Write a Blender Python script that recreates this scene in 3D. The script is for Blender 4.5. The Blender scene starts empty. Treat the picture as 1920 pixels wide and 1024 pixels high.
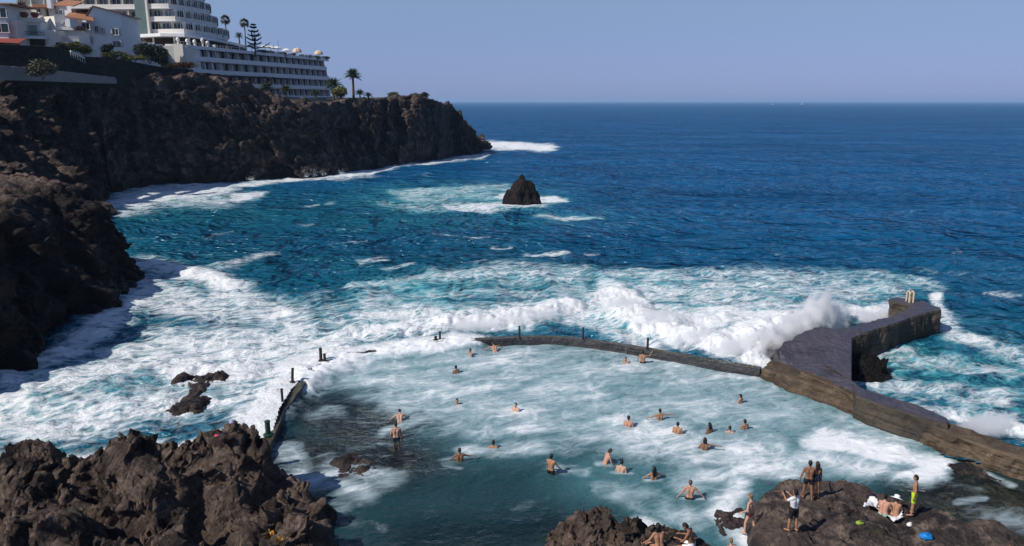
import bpy, bmesh, math, random
import numpy as np
from mathutils import Vector, Matrix

random.seed(11)
RNG = np.random.default_rng(11)
SC = bpy.context.scene
COL = SC.collection
R = math.radians

# ------------------------------------------------------------------ survey
# The camera's geometry turns survey readings (photo pixels of a point whose
# height above the sea, or whose distance, is known) into metres.
FPX, CAM_H, PITCH = 1387.0, 17.0, R(13.07)
CP, SP = math.cos(PITCH), math.sin(PITCH)

def _ray(px, py):
    u = (px - 960.0) / FPX
    v = (512.0 - py) / FPX
    return u, CP + v * SP, -SP + v * CP

def at(px, py, z=0.0):
    dx, dy, dz = _ray(px, py)
    t = (z - CAM_H) / dz
    return Vector((dx * t, dy * t, z))

def aty(px, py, Y):
    dx, dy, dz = _ray(px, py)
    t = Y / dy
    return Vector((dx * t, Y, CAM_H + dz * t))

def survey(X, Y, Z=0.0):
    zz = Z - CAM_H
    dep = Y * CP - zz * SP
    dep = np.maximum(dep, 0.1)
    up = Y * SP + zz * CP
    return 960 + FPX * X / dep, 512 - FPX * up / dep

# ------------------------------------------------------------------ noise
_PERM = np.arange(256); np.random.default_rng(3).shuffle(_PERM)
_PERM = np.concatenate([_PERM, _PERM, _PERM]).astype(np.int32)
_VAL = np.random.default_rng(5).uniform(-1, 1, 768).astype(np.float32)

def vn(x, y, z, seed=0):
    x = np.asarray(x, np.float64) + seed * 17.31
    y = np.asarray(y, np.float64) + seed * 7.77
    z = np.asarray(z, np.float64) + seed * 3.19
    xi = np.floor(x); yi = np.floor(y); zi = np.floor(z)
    fx = (x - xi).astype(np.float32); fy = (y - yi).astype(np.float32); fz = (z - zi).astype(np.float32)
    xi = xi.astype(np.int64) & 255; yi = yi.astype(np.int64) & 255; zi = zi.astype(np.int64) & 255
    fx = fx * fx * fx * (fx * (fx * 6 - 15) + 10)
    fy = fy * fy * fy * (fy * (fy * 6 - 15) + 10)
    fz = fz * fz * fz * (fz * (fz * 6 - 15) + 10)
    def h(a, b, c):
        return _VAL[_PERM[_PERM[_PERM[a] + b] + c]]
    x1 = (xi + 1) & 255; y1 = (yi + 1) & 255; z1 = (zi + 1) & 255
    a = h(xi, yi, zi) * (1 - fx) + h(x1, yi, zi) * fx
    b = h(xi, y1, zi) * (1 - fx) + h(x1, y1, zi) * fx
    c = h(xi, yi, z1) * (1 - fx) + h(x1, yi, z1) * fx
    d = h(xi, y1, z1) * (1 - fx) + h(x1, y1, z1) * fx
    return (a * (1 - fy) + b * fy) * (1 - fz) + (c * (1 - fy) + d * fy) * fz

def fbm(x, y, z, octs=4, seed=0, gain=0.5, lac=2.03):
    s = 0.0; a = 1.0
    for o in range(octs):
        s = s + a * vn(x, y, z, seed + o * 1.7)
        x = x * lac; y = y * lac; z = z * lac; a *= gain
    return s

def billow(x, y, z, octs=4, seed=0, gain=0.5, lac=2.07):
    s = 0.0; a = 1.0
    for o in range(octs):
        s = s + a * (np.abs(vn(x, y, z, seed + o * 1.7)) * 2 - 0.6)
        x = x * lac; y = y * lac; z = z * lac; a *= gain
    return s

def ridged(x, y, z, octs=3, seed=0, gain=0.5, lac=2.05):
    s = 0.0; a = 1.0
    for o in range(octs):
        s = s + a * (0.6 - np.abs(vn(x, y, z, seed + o * 1.7)) * 2)
        x = x * lac; y = y * lac; z = z * lac; a *= gain
    return s

def cells(x, y, seed=0):
    """fracture cells: (distance to the crack, a random value per block)"""
    xi = np.floor(x); yi = np.floor(y)
    f1 = np.full(np.shape(x), 9.0); f2 = np.full(np.shape(x), 9.0); rid = np.zeros(np.shape(x))
    for dx in (-1, 0, 1):
        for dy in (-1, 0, 1):
            cx = xi + dx; cy = yi + dy
            a = (cx.astype(np.int64) + seed * 13) & 255; b = (cy.astype(np.int64) + seed * 29) & 255
            h1 = _VAL[_PERM[_PERM[a] + b]]; h2 = _VAL[_PERM[_PERM[a] + b] + 101]; h3 = _VAL[_PERM[_PERM[a] + b] + 203]
            d = np.hypot(cx + .5 + .45 * h1 - x, cy + .5 + .45 * h2 - y)
            rid = np.where(d < f1, h3, rid)
            f2 = np.where(d < f1, f1, np.minimum(f2, d)); f1 = np.minimum(f1, d)
    return f2 - f1, rid

def sstep(a, b, x):
    t = np.clip((x - a) / (b - a), 0, 1)
    return t * t * (3 - 2 * t)

def seg_dist(X, Y, pts, closed=False, ys=1.0):
    best = np.full(np.shape(X), 1e9)
    n = len(pts)
    for i in range(n if closed else n - 1):
        ax, ay = pts[i][0], pts[i][1] * ys
        bx, by = pts[(i + 1) % n][0], pts[(i + 1) % n][1] * ys
        dx, dy = bx - ax, by - ay
        L = dx * dx + dy * dy + 1e-9
        t = np.clip(((X - ax) * dx + (Y * ys - ay) * dy) / L, 0, 1)
        best = np.minimum(best, np.hypot(X - ax - t * dx, Y * ys - ay - t * dy))
    return best

def inside(X, Y, pts):
    r = np.zeros(np.shape(X), bool)
    n = len(pts)
    for i in range(n):
        ax, ay = pts[i][0], pts[i][1]
        bx, by = pts[(i + 1) % n][0], pts[(i + 1) % n][1]
        if ay == by: continue
        c = ((ay > Y) != (by > Y)) & (X < (bx - ax) * (Y - ay) / (by - ay) + ax)
        r ^= c
    return r

def sdist(X, Y, pts):
    d = seg_dist(X, Y, pts, True)
    return np.where(inside(X, Y, pts), d, -d)

# ------------------------------------------------------------------ objects
def tag(o, label=None, cat=None, group=None, kind=None):
    if label: o['label'] = label
    if cat: o['category'] = cat
    if group: o['group'] = group
    if kind: o['kind'] = kind
    return o

def thing(name, label, cat, loc=(0, 0, 0), rz=0.0, group=None):
    o = bpy.data.objects.new(name, None)
    o.empty_display_size = 0.3
    COL.objects.link(o)
    o.location = loc; o.rotation_euler = (0, 0, rz)
    return tag(o, label, cat, group)

def mesh_obj(name, verts, faces, mat, parent=None, smooth=False):
    me = bpy.data.meshes.new(name)
    me.from_pydata([tuple(v) for v in verts], [], faces)
    me.update()
    if mat: me.materials.append(mat)
    if smooth: me.polygons.foreach_set('use_smooth', [True] * len(me.polygons))
    o = bpy.data.objects.new(name, me)
    COL.objects.link(o)
    if parent: o.parent = parent
    return o

def grid_mesh(name, P, mat, keep=None, attrs=None, smooth=True, parent=None):
    """P (nu, nv, 3) -> quads; keep: bool per vertex; attrs: dict of (nu, nv) floats"""
    nu, nv = P.shape[:2]
    idx = np.arange(nu * nv).reshape(nu, nv)
    q = np.stack([idx[:-1, :-1], idx[1:, :-1], idx[1:, 1:], idx[:-1, 1:]], -1).reshape(-1, 4)
    V = P.reshape(-1, 3)
    if keep is not None:
        k = keep.reshape(-1)
        q = q[k[q].all(1)]
    used = np.unique(q)
    remap = np.full(nu * nv, -1); remap[used] = np.arange(len(used))
    q = remap[q]; V = V[used]
    me = bpy.data.meshes.new(name)
    me.vertices.add(len(V)); me.vertices.foreach_set('co', V.astype(np.float32).ravel())
    me.loops.add(q.size); me.loops.foreach_set('vertex_index', q.astype(np.int32).ravel())
    me.polygons.add(len(q))
    me.polygons.foreach_set('loop_start', (np.arange(len(q)) * 4).astype(np.int32))
    me.polygons.foreach_set('loop_total', np.full(len(q), 4, np.int32))
    me.polygons.foreach_set('use_smooth', np.full(len(q), smooth, bool))
    me.update(calc_edges=True); me.validate()
    for k_, a in (attrs or {}).items():
        at_ = me.attributes.new(k_, 'FLOAT', 'POINT')
        at_.data.foreach_set('value', a.reshape(-1)[used].astype(np.float32))
    if mat: me.materials.append(mat)
    o = bpy.data.objects.new(name, me)
    COL.objects.link(o)
    if parent: o.parent = parent
    return o

class MB:
    """collects simple solids, then links them as ONE mesh object"""
    def __init__(s): s.v = []; s.f = []
    def add(s, vs, fs):
        b = len(s.v); s.v += [tuple(v) for v in vs]; s.f += [[i + b for i in f] for f in fs]
        return s
    def prism(s, poly, z0, z1):
        n = len(poly)
        area = sum(poly[i][0] * poly[(i + 1) % n][1] - poly[(i + 1) % n][0] * poly[i][1] for i in range(n))
        if area < 0: poly = poly[::-1]
        vs = [(p[0], p[1], z0) for p in poly] + [(p[0], p[1], z1) for p in poly]
        fs = [list(range(n))[::-1], list(range(n, 2 * n))] + [[i, (i + 1) % n, (i + 1) % n + n, i + n] for i in range(n)]
        return s.add(vs, fs)
    def box(s, c, size, rz=0.0, M=None):
        hx, hy, hz = size[0] / 2, size[1] / 2, size[2] / 2
        vs = [Vector((x * hx, y * hy, z * hz)) for z in (-1, 1) for y in (-1, 1) for x in (-1, 1)]
        rot = M if M is not None else Matrix.Rotation(rz, 3, 'Z')
        vs = [rot @ v + Vector(c) for v in vs]
        return s.add(vs, [[0, 2, 3, 1], [4, 5, 7, 6], [0, 1, 5, 4], [2, 6, 7, 3], [0, 4, 6, 2], [1, 3, 7, 5]])
    def tube(s, path, rad, n=8, caps=True):
        path = [Vector(p) for p in path]
        if not isinstance(rad, (list, tuple)): rad = [rad] * len(path)
        vs = []; fs = []
        for i, p in enumerate(path):
            d = (path[min(i + 1, len(path) - 1)] - path[max(i - 1, 0)]).normalized()
            a = d.cross(Vector((0, 0, 1)) if abs(d.z) < .95 else Vector((1, 0, 0))).normalized()
            b = d.cross(a)
            for k in range(n):
                t = 2 * math.pi * k / n
                vs.append(p + (a * math.cos(t) + b * math.sin(t)) * rad[i])
        for i in range(len(path) - 1):
            for k in range(n):
                fs.append([i * n + k, i * n + (k + 1) % n, (i + 1) * n + (k + 1) % n, (i + 1) * n + k])
        if caps:
            fs.append(list(range(n))[::-1]); m = (len(path) - 1) * n; fs.append([m + k for k in range(n)])
        return s.add(vs, fs)
    def lathe(s, prof, c=(0, 0, 0), n=16):
        vs = []; fs = []
        for r_, z in prof:
            for k in range(n):
                t = 2 * math.pi * k / n
                vs.append((c[0] + r_ * math.cos(t), c[1] + r_ * math.sin(t), c[2] + z))
        for i in range(len(prof) - 1):
            for k in range(n):
                fs.append([i * n + k, i * n + (k + 1) % n, (i + 1) * n + (k + 1) % n, (i + 1) * n + k])
        fs.append(list(range(n))[::-1]); m = (len(prof) - 1) * n; fs.append([m + k for k in range(n)])
        return s.add(vs, fs)
    def build(s, name, mat, parent=None, origin=(0, 0, 0), smooth=False):
        o_ = Vector(origin)
        return mesh_obj(name, [Vector(v) - o_ for v in s.v], s.f, mat, parent, smooth)

def copy_tree(o, parent=None):
    c = o.copy(); COL.objects.link(c); c.parent = parent
    for ch in list(o.children): copy_tree(ch, c)
    return c

# ------------------------------------------------------------------ shader graphs
class G:
    def __init__(s, name, disp=False):
        s.m = bpy.data.materials.new(name); s.m.use_nodes = True
        s.t = s.m.node_tree; s.t.nodes.clear()
        s.out = s.t.nodes.new('ShaderNodeOutputMaterial')
    def n(s, typ, ins=None, **props):
        nd = s.t.nodes.new('ShaderNode' + typ)
        for k, v in props.items(): setattr(nd, k, v)
        for k, v in (ins or {}).items(): s.put(nd.inputs[k], v)
        return nd
    def put(s, sock, v):
        if isinstance(v, bpy.types.NodeSocket): s.t.links.new(v, sock)
        elif isinstance(v, bpy.types.Node): s.t.links.new(v.outputs[0], sock)
        elif isinstance(v, (tuple, list)) and len(v) == 3 and sock.type == 'RGBA': sock.default_value = (*v, 1)
        else: sock.default_value = v
    def math(s, op, a, b=0.0, c=0.0, clamp=False):
        nd = s.n('Math', {0: a, 1: b, 2: c}, operation=op); nd.use_clamp = clamp
        return nd.outputs[0]
    def mix(s, f, a, b):
        nd = s.n('Mix', data_type='RGBA')
        s.put(nd.inputs[0], f); s.put(nd.inputs[6], a); s.put(nd.inputs[7], b)
        return nd.outputs[2]
    def ss(s, x, a, b, lo=0.0, hi=1.0):
        nd = s.n('MapRange', {0: x, 1: a, 2: b, 3: lo, 4: hi}, interpolation_type='SMOOTHSTEP')
        return nd.outputs[0]
    def coord(s, scale=(1, 1, 1), rz=0.0, loc=(0, 0, 0), geo=True):
        src = s.n('NewGeometry').outputs['Position'] if geo else s.n('TexCoord').outputs['Object']
        mp = s.n('Mapping', {0: src, 1: loc, 2: (0, 0, rz), 3: scale})
        return mp.outputs[0]
    def noise(s, co, scale, detail=4.0, rough=0.55, dist=0.0):
        nd = s.n('TexNoise', {'Vector': co, 'Scale': scale, 'Detail': detail, 'Roughness': rough, 'Distortion': dist})
        return nd.outputs[0]
    def voro(s, co, scale, feature='F1'):
        nd = s.n('TexVoronoi', {'Vector': co, 'Scale': scale}, feature=feature)
        return nd.outputs[0]
    def attr(s, name):
        return s.n('Attribute', attribute_name=name).outputs['Fac']
    def bump(s, h, dist, strength=1.0, normal=None):
        ins = {'Height': h, 'Distance': dist, 'Strength': strength}
        if normal is not None: ins['Normal'] = normal
        return s.n('Bump', ins).outputs[0]
    def pbr(s, color, rough=0.8, normal=None, metal=0.0, spec=0.5, **kw):
        ins = {'Base Color': color, 'Roughness': rough, 'Metallic': metal, 'Specular IOR Level': spec}
        if normal is not None: ins['Normal'] = normal
        ins.update(kw)
        return s.n('BsdfPrincipled', ins)
    def done(s, shader):
        s.t.links.new(shader.outputs[0] if isinstance(shader, bpy.types.Node) else shader, s.out.inputs[0])
        return s.m

def simple(name, color, rough=0.7, var=0.12, scale=3.0, bump=0.0, spec=0.4, metal=0.0, geo=False):
    g = G(name)
    co = g.coord(geo=geo)
    n1 = g.noise(co, scale, 5, 0.6)
    c2 = tuple(max(0, c * (1 - var * 2)) for c in color); c3 = tuple(min(1, c * (1 + var)) for c in color)
    col = g.mix(n1, c2, c3)
    nrm = g.bump(g.noise(co, scale * 6, 4, 0.6), bump) if bump else None
    return g.done(g.pbr(col, rough, nrm, metal, spec))

def rock_mat(name, dark, mid, lit, scale=1.0, bump=0.12, rough=0.92, wet=None, spots=None, cap=None):
    """porous lava: tone patches, warm stains, fine clinker relief; optional wet dark band low down"""
    g = G(name)
    co = g.coord()
    big = g.noise(co, 0.16 * scale, 5, 0.6, 0.6)
    med = g.noise(co, 0.9 * scale, 6, 0.65, 0.4)
    fine = g.noise(co, 5.5 * scale, 6, 0.7)
    col = g.mix(g.ss(big, .38, .62), dark, mid)
    col = g.mix(g.ss(med, .45, .72), col, lit)
    col = g.mix(g.math('MULTIPLY', g.ss(fine, .50, .66), .75), col, tuple(c * .4 for c in dark))
    spk = g.noise(co, 11.0 * scale, 3, .7)
    col = g.mix(g.math('MULTIPLY', g.ss(spk, .58, .70), .55), col, tuple(min(1, c * 1.35) for c in lit))
    if spots:
        col = g.mix(g.math('MULTIPLY', g.ss(g.noise(co, .5 * scale, 5, .7), .62, .72), .7), col, spots)
    if cap:      # sunlit top painted in by height: paler brown above the dark face
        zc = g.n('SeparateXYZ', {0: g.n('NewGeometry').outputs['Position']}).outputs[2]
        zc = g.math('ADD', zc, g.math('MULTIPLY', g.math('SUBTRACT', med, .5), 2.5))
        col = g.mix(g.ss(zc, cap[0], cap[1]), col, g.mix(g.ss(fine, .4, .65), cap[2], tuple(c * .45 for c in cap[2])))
    rgh = rough
    if wet:
        z = g.n('SeparateXYZ', {0: g.n('NewGeometry').outputs['Position']}).outputs[2]
        wz = g.ss(g.math('ADD', z, g.math('MULTIPLY', g.math('SUBTRACT', med, .5), wet * 1.2)), wet * .4, wet, 1.0, 0.0)
        col = g.mix(g.math('MULTIPLY', wz, .6), col, tuple(c * .4 for c in dark))
        rgh = g.math('SUBTRACT', rough, g.math('MULTIPLY', wz, .5))
    vor = g.voro(co, 3.2 * scale)
    h = g.math('ADD', g.math('MULTIPLY', med, .9), g.math('MULTIPLY', fine, .42))
    h = g.math('ADD', h, g.math('MULTIPLY', vor, .35))
    h = g.math('ADD', h, g.math('MULTIPLY', spk, .16))
    nrm = g.bump(h, bump * 2.2, 1.0)
    return g.done(g.pbr(col, rgh, nrm, spec=0.25))
# ------------------------------------------------------------------ camera, sun, sky
cam = bpy.data.cameras.new('camera')
cam.sensor_width = 36.0
cam.lens = FPX / 1920 * 36.0
cam.clip_start = 0.3; cam.clip_end = 200000
cam_o = bpy.data.objects.new('camera', cam); COL.objects.link(cam_o)
cam_o.location = (0, 0, CAM_H); cam_o.rotation_euler = (R(90) - PITCH, 0, 0)
SC.camera = cam_o

SUN_EL = R(44); SUN_AZ = math.atan2(-0.87, -0.49)      # clockwise from +Y
to_sun = Vector((math.sin(SUN_AZ) * math.cos(SUN_EL), math.cos(SUN_AZ) * math.cos(SUN_EL), math.sin(SUN_EL)))
sun = bpy.data.lights.new('sun', 'SUN')
sun.energy = 4.2; sun.angle = R(0.5); sun.color = (1.0, 0.94, 0.86)
sun_o = bpy.data.objects.new('sun', sun); COL.objects.link(sun_o)
sun_o.rotation_euler = to_sun.to_track_quat('Z', 'Y').to_euler()
sun_o.location = (-60, -20, 120)

w = bpy.data.worlds.new('World'); SC.world = w; w.use_nodes = True
wt = w.node_tree; wt.nodes.clear()
sky = wt.nodes.new('ShaderNodeTexSky'); sky.sky_type = 'NISHITA'; sky.sun_disc = False
sky.sun_elevation = SUN_EL; sky.sun_rotation = SUN_AZ % (2 * math.pi)
sky.altitude = 20; sky.air_density = 0.6; sky.dust_density = 0.0; sky.ozone_density = 3.0
# the hazy lilac of the air over the sea: a tint on the sky by height
geo = wt.nodes.new('ShaderNodeTexCoord'); sep = wt.nodes.new('ShaderNodeSeparateXYZ')
wt.links.new(geo.outputs['Generated'], sep.inputs[0])
ramp = wt.nodes.new('ShaderNodeValToRGB')
e = ramp.color_ramp.elements
e[0].position = 0.0; e[0].color = (.265, .272, .505, 1)
e[1].position = 0.125; e[1].color = (.84, .73, .71, 1)
e2 = ramp.color_ramp.elements.new(.55); e2.color = (1.0, .96, .98, 1)
wt.links.new(sep.outputs[2], ramp.inputs[0])
mul = wt.nodes.new('ShaderNodeMix'); mul.data_type = 'RGBA'; mul.blend_type = 'MULTIPLY'; mul.inputs[0].default_value = 1.0
wt.links.new(sky.outputs[0], mul.inputs[6]); wt.links.new(ramp.outputs[0], mul.inputs[7])
# a little paler towards the sun's side
side = wt.nodes.new('ShaderNodeMapRange'); wt.links.new(sep.outputs[0], side.inputs[0])
for k_, v_ in ((1, -.7), (2, .7), (3, 1.26), (4, .94)): side.inputs[k_].default_value = v_
pale = wt.nodes.new('ShaderNodeVectorMath'); pale.operation = 'SCALE'
wt.links.new(mul.outputs[2], pale.inputs[0]); wt.links.new(side.outputs[0], pale.inputs['Scale'])
bg = wt.nodes.new('ShaderNodeBackground'); bg.inputs[1].default_value = 0.12
wo = wt.nodes.new('ShaderNodeOutputWorld')
wt.links.new(pale.outputs[0], bg.inputs[0]); wt.links.new(bg.outputs[0], wo.inputs[0])

vs = SC.view_settings
SC.display_settings.display_device = 'sRGB'
vs.view_transform = 'Standard'; vs.look = 'None'; vs.exposure = 0.0; vs.gamma = 1.0
vs.use_curve_mapping = False
SC.cycles.max_bounces = 6; SC.cycles.transparent_max_bounces = 12
SC.cycles.diffuse_bounces = 2; SC.cycles.glossy_bounces = 2
SC.cycles.caustics_reflective = False; SC.cycles.caustics_refractive = False
SC.cycles.use_denoising = True
SC.cycles.volume_bounces = 10; SC.cycles.volume_step_rate = .35; SC.cycles.max_bounces = 12
# ------------------------------------------------------------------ the pool wall's line (top of wall, metres)
WALL_Z = 0.55
wall_px = [(484, 862), (503, 815), (522, 768), (546, 728), (572, 700), (603, 680), (645, 665), (700, 657), (780, 647),
           (862, 638), (920, 634), (980, 631), (1040, 631), (1093, 635), (1150, 643), (1210, 653), (1290, 667),
           (1360, 680), (1432, 691)]
wall_line = [at(x, y, WALL_Z) for x, y in wall_px]
ledge_px = [(1486, 718), (1531, 733), (1594, 757), (1664, 790), (1709, 815), (1779, 849), (1842, 868), (1925, 892), (2050, 930)]
pool_poly = [(p.x, p.y) for p in wall_line] + [(at(x, y, .3).x, at(x, y, .3).y) for x, y in ledge_px] + \
            [(22, 18), (-4, 14), (-9, 20), (-10.5, 27)]
over_line = [(p.x, p.y) for p in wall_line[2:10]]

def strokes(PX, PY, lst, ys=2.4):
    out = np.zeros(PX.shape)
    for pts, r, a in lst:
        d = seg_dist(PX, PY, pts, ys=ys)
        out = np.maximum(out, a * sstep(r * 1.25, r * .1, d))
    return out

FOAM = [
    # the churned inlet between promontory, outcrop and pool wall
    ([(-80, 800), (150, 715), (330, 650), (520, 640)], 120, .82),
    ([(-80, 780), (120, 790), (330, 760), (470, 740)], 150, .80),
    ([(300, 700), (480, 700), (560, 680)], 120, .98),
    ([(440, 830), (500, 740), (560, 690), (640, 655)], 60, 1.15),
    ([(30, 715), (110, 665), (200, 615), (262, 560)], 70, .86),
    ([(280, 498), (340, 505), (420, 530)], 62, .95),
    ([(270, 545), (350, 570), (420, 600)], 110, .74),
    ([(420, 545), (520, 600), (600, 640)], 90, .78),
    ([(420, 500), (500, 480)], 26, .55),
    ([(560, 640), (700, 630), (860, 615)], 90, .92),
    ([(640, 600), (760, 590)], 90, .56),
    ([(600, 560), (480, 580)], 60, .40),
    ([(-60, 862), (60, 850), (200, 850), (330, 858), (470, 815)], 80, .85),
    # foot of the far cliff and the headland
    ([(205, 385), (300, 365), (400, 355)], 70, .86), ([(300, 375), (410, 378)], 50, .66),
    ([(440, 372), (478, 366)], 26, .85), ([(330, 348), (430, 346), (540, 335)], 16, .85),
    ([(540, 333), (650, 325), (700, 320)], 20, .9), ([(590, 331), (690, 322)], 30, .7),
    ([(700, 318), (800, 304), (905, 289)], 12, .75), ([(840, 299), (905, 291)], 18, .8),
    ([(912, 272), (975, 273), (1030, 276)], 24, 1.1), ([(900, 280), (960, 279)], 14, .8),
    # the stack in the bay
    ([(745, 362), (850, 352), (960, 347)], 24, .56), ([(840, 388), (920, 388), (1000, 386)], 26, .80),
    ([(730, 385), (830, 390)], 34, .48), ([(1000, 372), (1045, 371)], 18, .95), ([(940, 372), (955, 360)], 22, .9),
    ([(1010, 405), (1065, 410), (1120, 408)], 12, .66), ([(780, 370), (930, 366)], 40, .50),
    # whitecaps
    ([(968, 486), (1000, 485), (1032, 477)], 12, .72), ([(800, 444), (850, 446), (900, 447)], 9, .62),
    ([(905, 466), (945, 468)], 9, .62), ([(690, 490), (720, 486)], 12, .6), ([(790, 472), (830, 470)], 8, .5),
    ([(580, 388), (605, 384)], 7, .6), ([(1500, 195), (1510, 195)], 3, 0),
    # the break outside the wall
    ([(690, 545), (800, 525), (930, 515), (1060, 525)], 70, .62),
    ([(700, 600), (850, 600), (1000, 585), (1100, 575)], 75, .80),
    ([(840, 622), (960, 605), (1080, 575)], 55, 1.15),
    ([(1070, 560), (1120, 600), (1200, 640)], 80, .70),
    ([(1140, 552), (1190, 585), (1260, 625), (1400, 668)], 62, 1.3),
    ([(1240, 600), (1400, 610), (1560, 590)], 80, 1.0),
    ([(1380, 655), (1480, 610), (1560, 590), (1670, 588)], 70, 1.3),
    ([(1150, 520), (1350, 515), (1560, 525)], 60, .60),
    ([(1300, 545), (1500, 545), (1660, 545)], 75, .66),
    ([(1600, 520), (1720, 530), (1770, 545)], 40, .56),
    ([(700, 575), (900, 555), (1100, 545)], 55, .55), ([(950, 545), (1100, 555), (1150, 575)], 50, .62), ([(1130, 535), (1300, 560), (1450, 570)], 60, .66),
    ([(1200, 575), (1320, 590), (1480, 580)], 60, .78), ([(780, 520), (880, 510)], 26, .6), ([(960, 505), (1060, 508)], 30, .5),
    ([(620, 383), (640, 380)], 7, .5), ([(1440, 480), (1475, 478)], 8, .5), ([(1590, 455), (1615, 453)], 6, .45), ([(1080, 470), (1110, 468)], 6, .5), ([(560, 425), (590, 422)], 7, .45), ([(380, 440), (410, 436)], 7, .4),
    ([(660, 455), (700, 452)], 6, .5), ([(730, 500), (780, 494)], 10, .5), ([(860, 488), (900, 484)], 7, .5), ([(1770, 480), (1800, 476)], 7, .45), ([(1240, 395), (1262, 394)], 4, .45), ([(1700, 400), (1716, 399)], 4, .4),
    ([(1880, 555), (1905, 560)], 22, .6), ([(1720, 500), (1800, 515)], 20, .35),
    # the sea to the right of the pier
    ([(1772, 595), (1790, 625), (1850, 640)], 40, .80), ([(1650, 650), (1720, 680), (1900, 690)], 60, .62),
    ([(1640, 700), (1760, 730), (1900, 740)], 65, .66), ([(1800, 775), (1870, 795), (1990, 830)], 50, 1.2),
    ([(1690, 750), (1780, 770), (1920, 780)], 55, .72), ([(1880, 650), (1990, 680)], 60, .6),
    ([(1640, 660), (1660, 705)], 30, .85), ([(1765, 560), (1780, 610)], 22, .8),
]
AER = [
    ([(720, 372), (860, 365), (990, 368)], 130, 1.0), ([(1000, 398), (1120, 400)], 70, .7),
    ([(760, 540), (1000, 540), (1200, 540), (1500, 545), (1680, 550)], 150, .85),
    ([(700, 590), (1100, 585)], 120, .75), ([(1160, 600), (1560, 590)], 120, 1.0),
    ([(1660, 660), (1900, 700), (1990, 780)], 190, .95), ([(1780, 600), (1920, 640)], 90, .5),
    ([(-50, 780), (300, 720), (600, 640)], 220, .62), ([(300, 520), (520, 580)], 110, .45),
    ([(210, 380), (480, 365)], 90, .45), ([(620, 600), (760, 560)], 120, .5), ([(520, 600), (720, 520)], 130, .35),
]
SWELL = [   # standing ridges of breaking water (px at sea level, reach px, metres)
    ([(1150, 560), (1210, 595), (1300, 635), (1400, 668)], 70, .9),
    ([(1390, 660), (1480, 625), (1560, 605)], 60, 1.3),
    ([(860, 612), (960, 600), (1080, 575)], 55, .7),
    ([(560, 700), (700, 645), (860, 630)], 40, .6),
    ([(690, 548), (900, 515), (1050, 530)], 40, .35),
    ([(1780, 780), (1880, 800), (1990, 830)], 40, .6),
    ([(300, 500), (420, 520)], 40, .5), ([(960, 486), (1040, 478)], 25, .35),
    ([(210, 395), (420, 375)], 35, .5), ([(100, 760), (330, 690), (470, 690)], 50, .4),
]

# ------------------------------------------------------------------ sea sheet
NA, ND = 900, 560
ang = np.linspace(R(-47), R(47), NA)
dep_near = np.linspace(R(48), R(1.2), ND - 60)
D = np.concatenate([CAM_H / np.tan(dep_near), np.geomspace(CAM_H / math.tan(R(1.2)) * 1.04, 26000, 60)])
A_, D_ = np.meshgrid(ang, D, indexing='ij')
X = np.sin(A_) * D_ / np.cos(A_) ** 0.0
Y = np.cos(A_) * D_
PX, PY = survey(X, Y, 0.0)
wx = fbm(X / 9, Y / 9, 0 * X, 3, 1); wy = fbm(X / 9, Y / 9, 0 * X, 3, 9)
kpx = FPX / np.maximum(D_, 20)
PXw = PX + wx * kpx * 1.6; PYw = PY + wy * kpx * 0.5
foam = strokes(PXw, PYw, FOAM)
aer = strokes(PXw, PYw, AER)
swell = np.zeros(X.shape)
for pts, r_, a_ in SWELL:
    d_ = seg_dist(PXw, PYw, pts, ys=2.4)
    swell = np.maximum(swell, a_ * sstep(r_, 0, d_))
teal = np.clip(sstep(300, 420, PY) * sstep(1500, 500, PX) + .45 * sstep(430, 620, PY) + .5 * sstep(300, 600, PY), 0, 1)
fade = lambda s: np.clip(s * 90 / D_, 0, 1)
ca, sa = math.cos(R(-12)), math.sin(R(-12))
U = X * ca - Y * sa; Vv = X * sa + Y * ca
z = .42 * fbm(U / 15, Vv / 10, 0 * X, 2, 2) * np.clip(600 / D_, 0, 1)
z += .20 * ridged(U / 5.5, Vv / 3.6, 0 * X, 2, 4) * fade(2.2)
z += .10 * vn(U / 2.0, Vv / 1.3, 0 * X, 6) * fade(1.0) + .045 * vn(U / 1.0, Vv / .6, 0 * X, 8) * fade(.6)
lump = .55 * fbm(X / 2.6, Y / 2.6, 0 * X + 1, 2, 12) + .55 * billow(X / 1.1, Y / 1.1, 0 * X + 1, 3, 15) * fade(.6)
z += swell * (.74 + .20 * lump) + np.clip(foam, 0, 1.2) * (.20 * lump) * fade(1.2)
# the sea stands at the brim where it pours over the wall
dw = seg_dist(X, Y, over_line)
z = np.where(dw < 5, np.maximum(z, (.58 + .10 * lump) * sstep(5, .3, dw)), z)
foam = np.maximum(foam, 1.1 * sstep(4.5, .5, dw))
# outside the quiet part of the wall the water stays under its top
dq = seg_dist(X, Y, [(p.x, p.y) for p in wall_line[9:]])
z = np.where(dq < 1.3, np.minimum(z, .30 + .9 * sstep(.5, 1.3, dq)), z)
keep = ~(sdist(X, Y, pool_poly) > 0.12)

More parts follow.
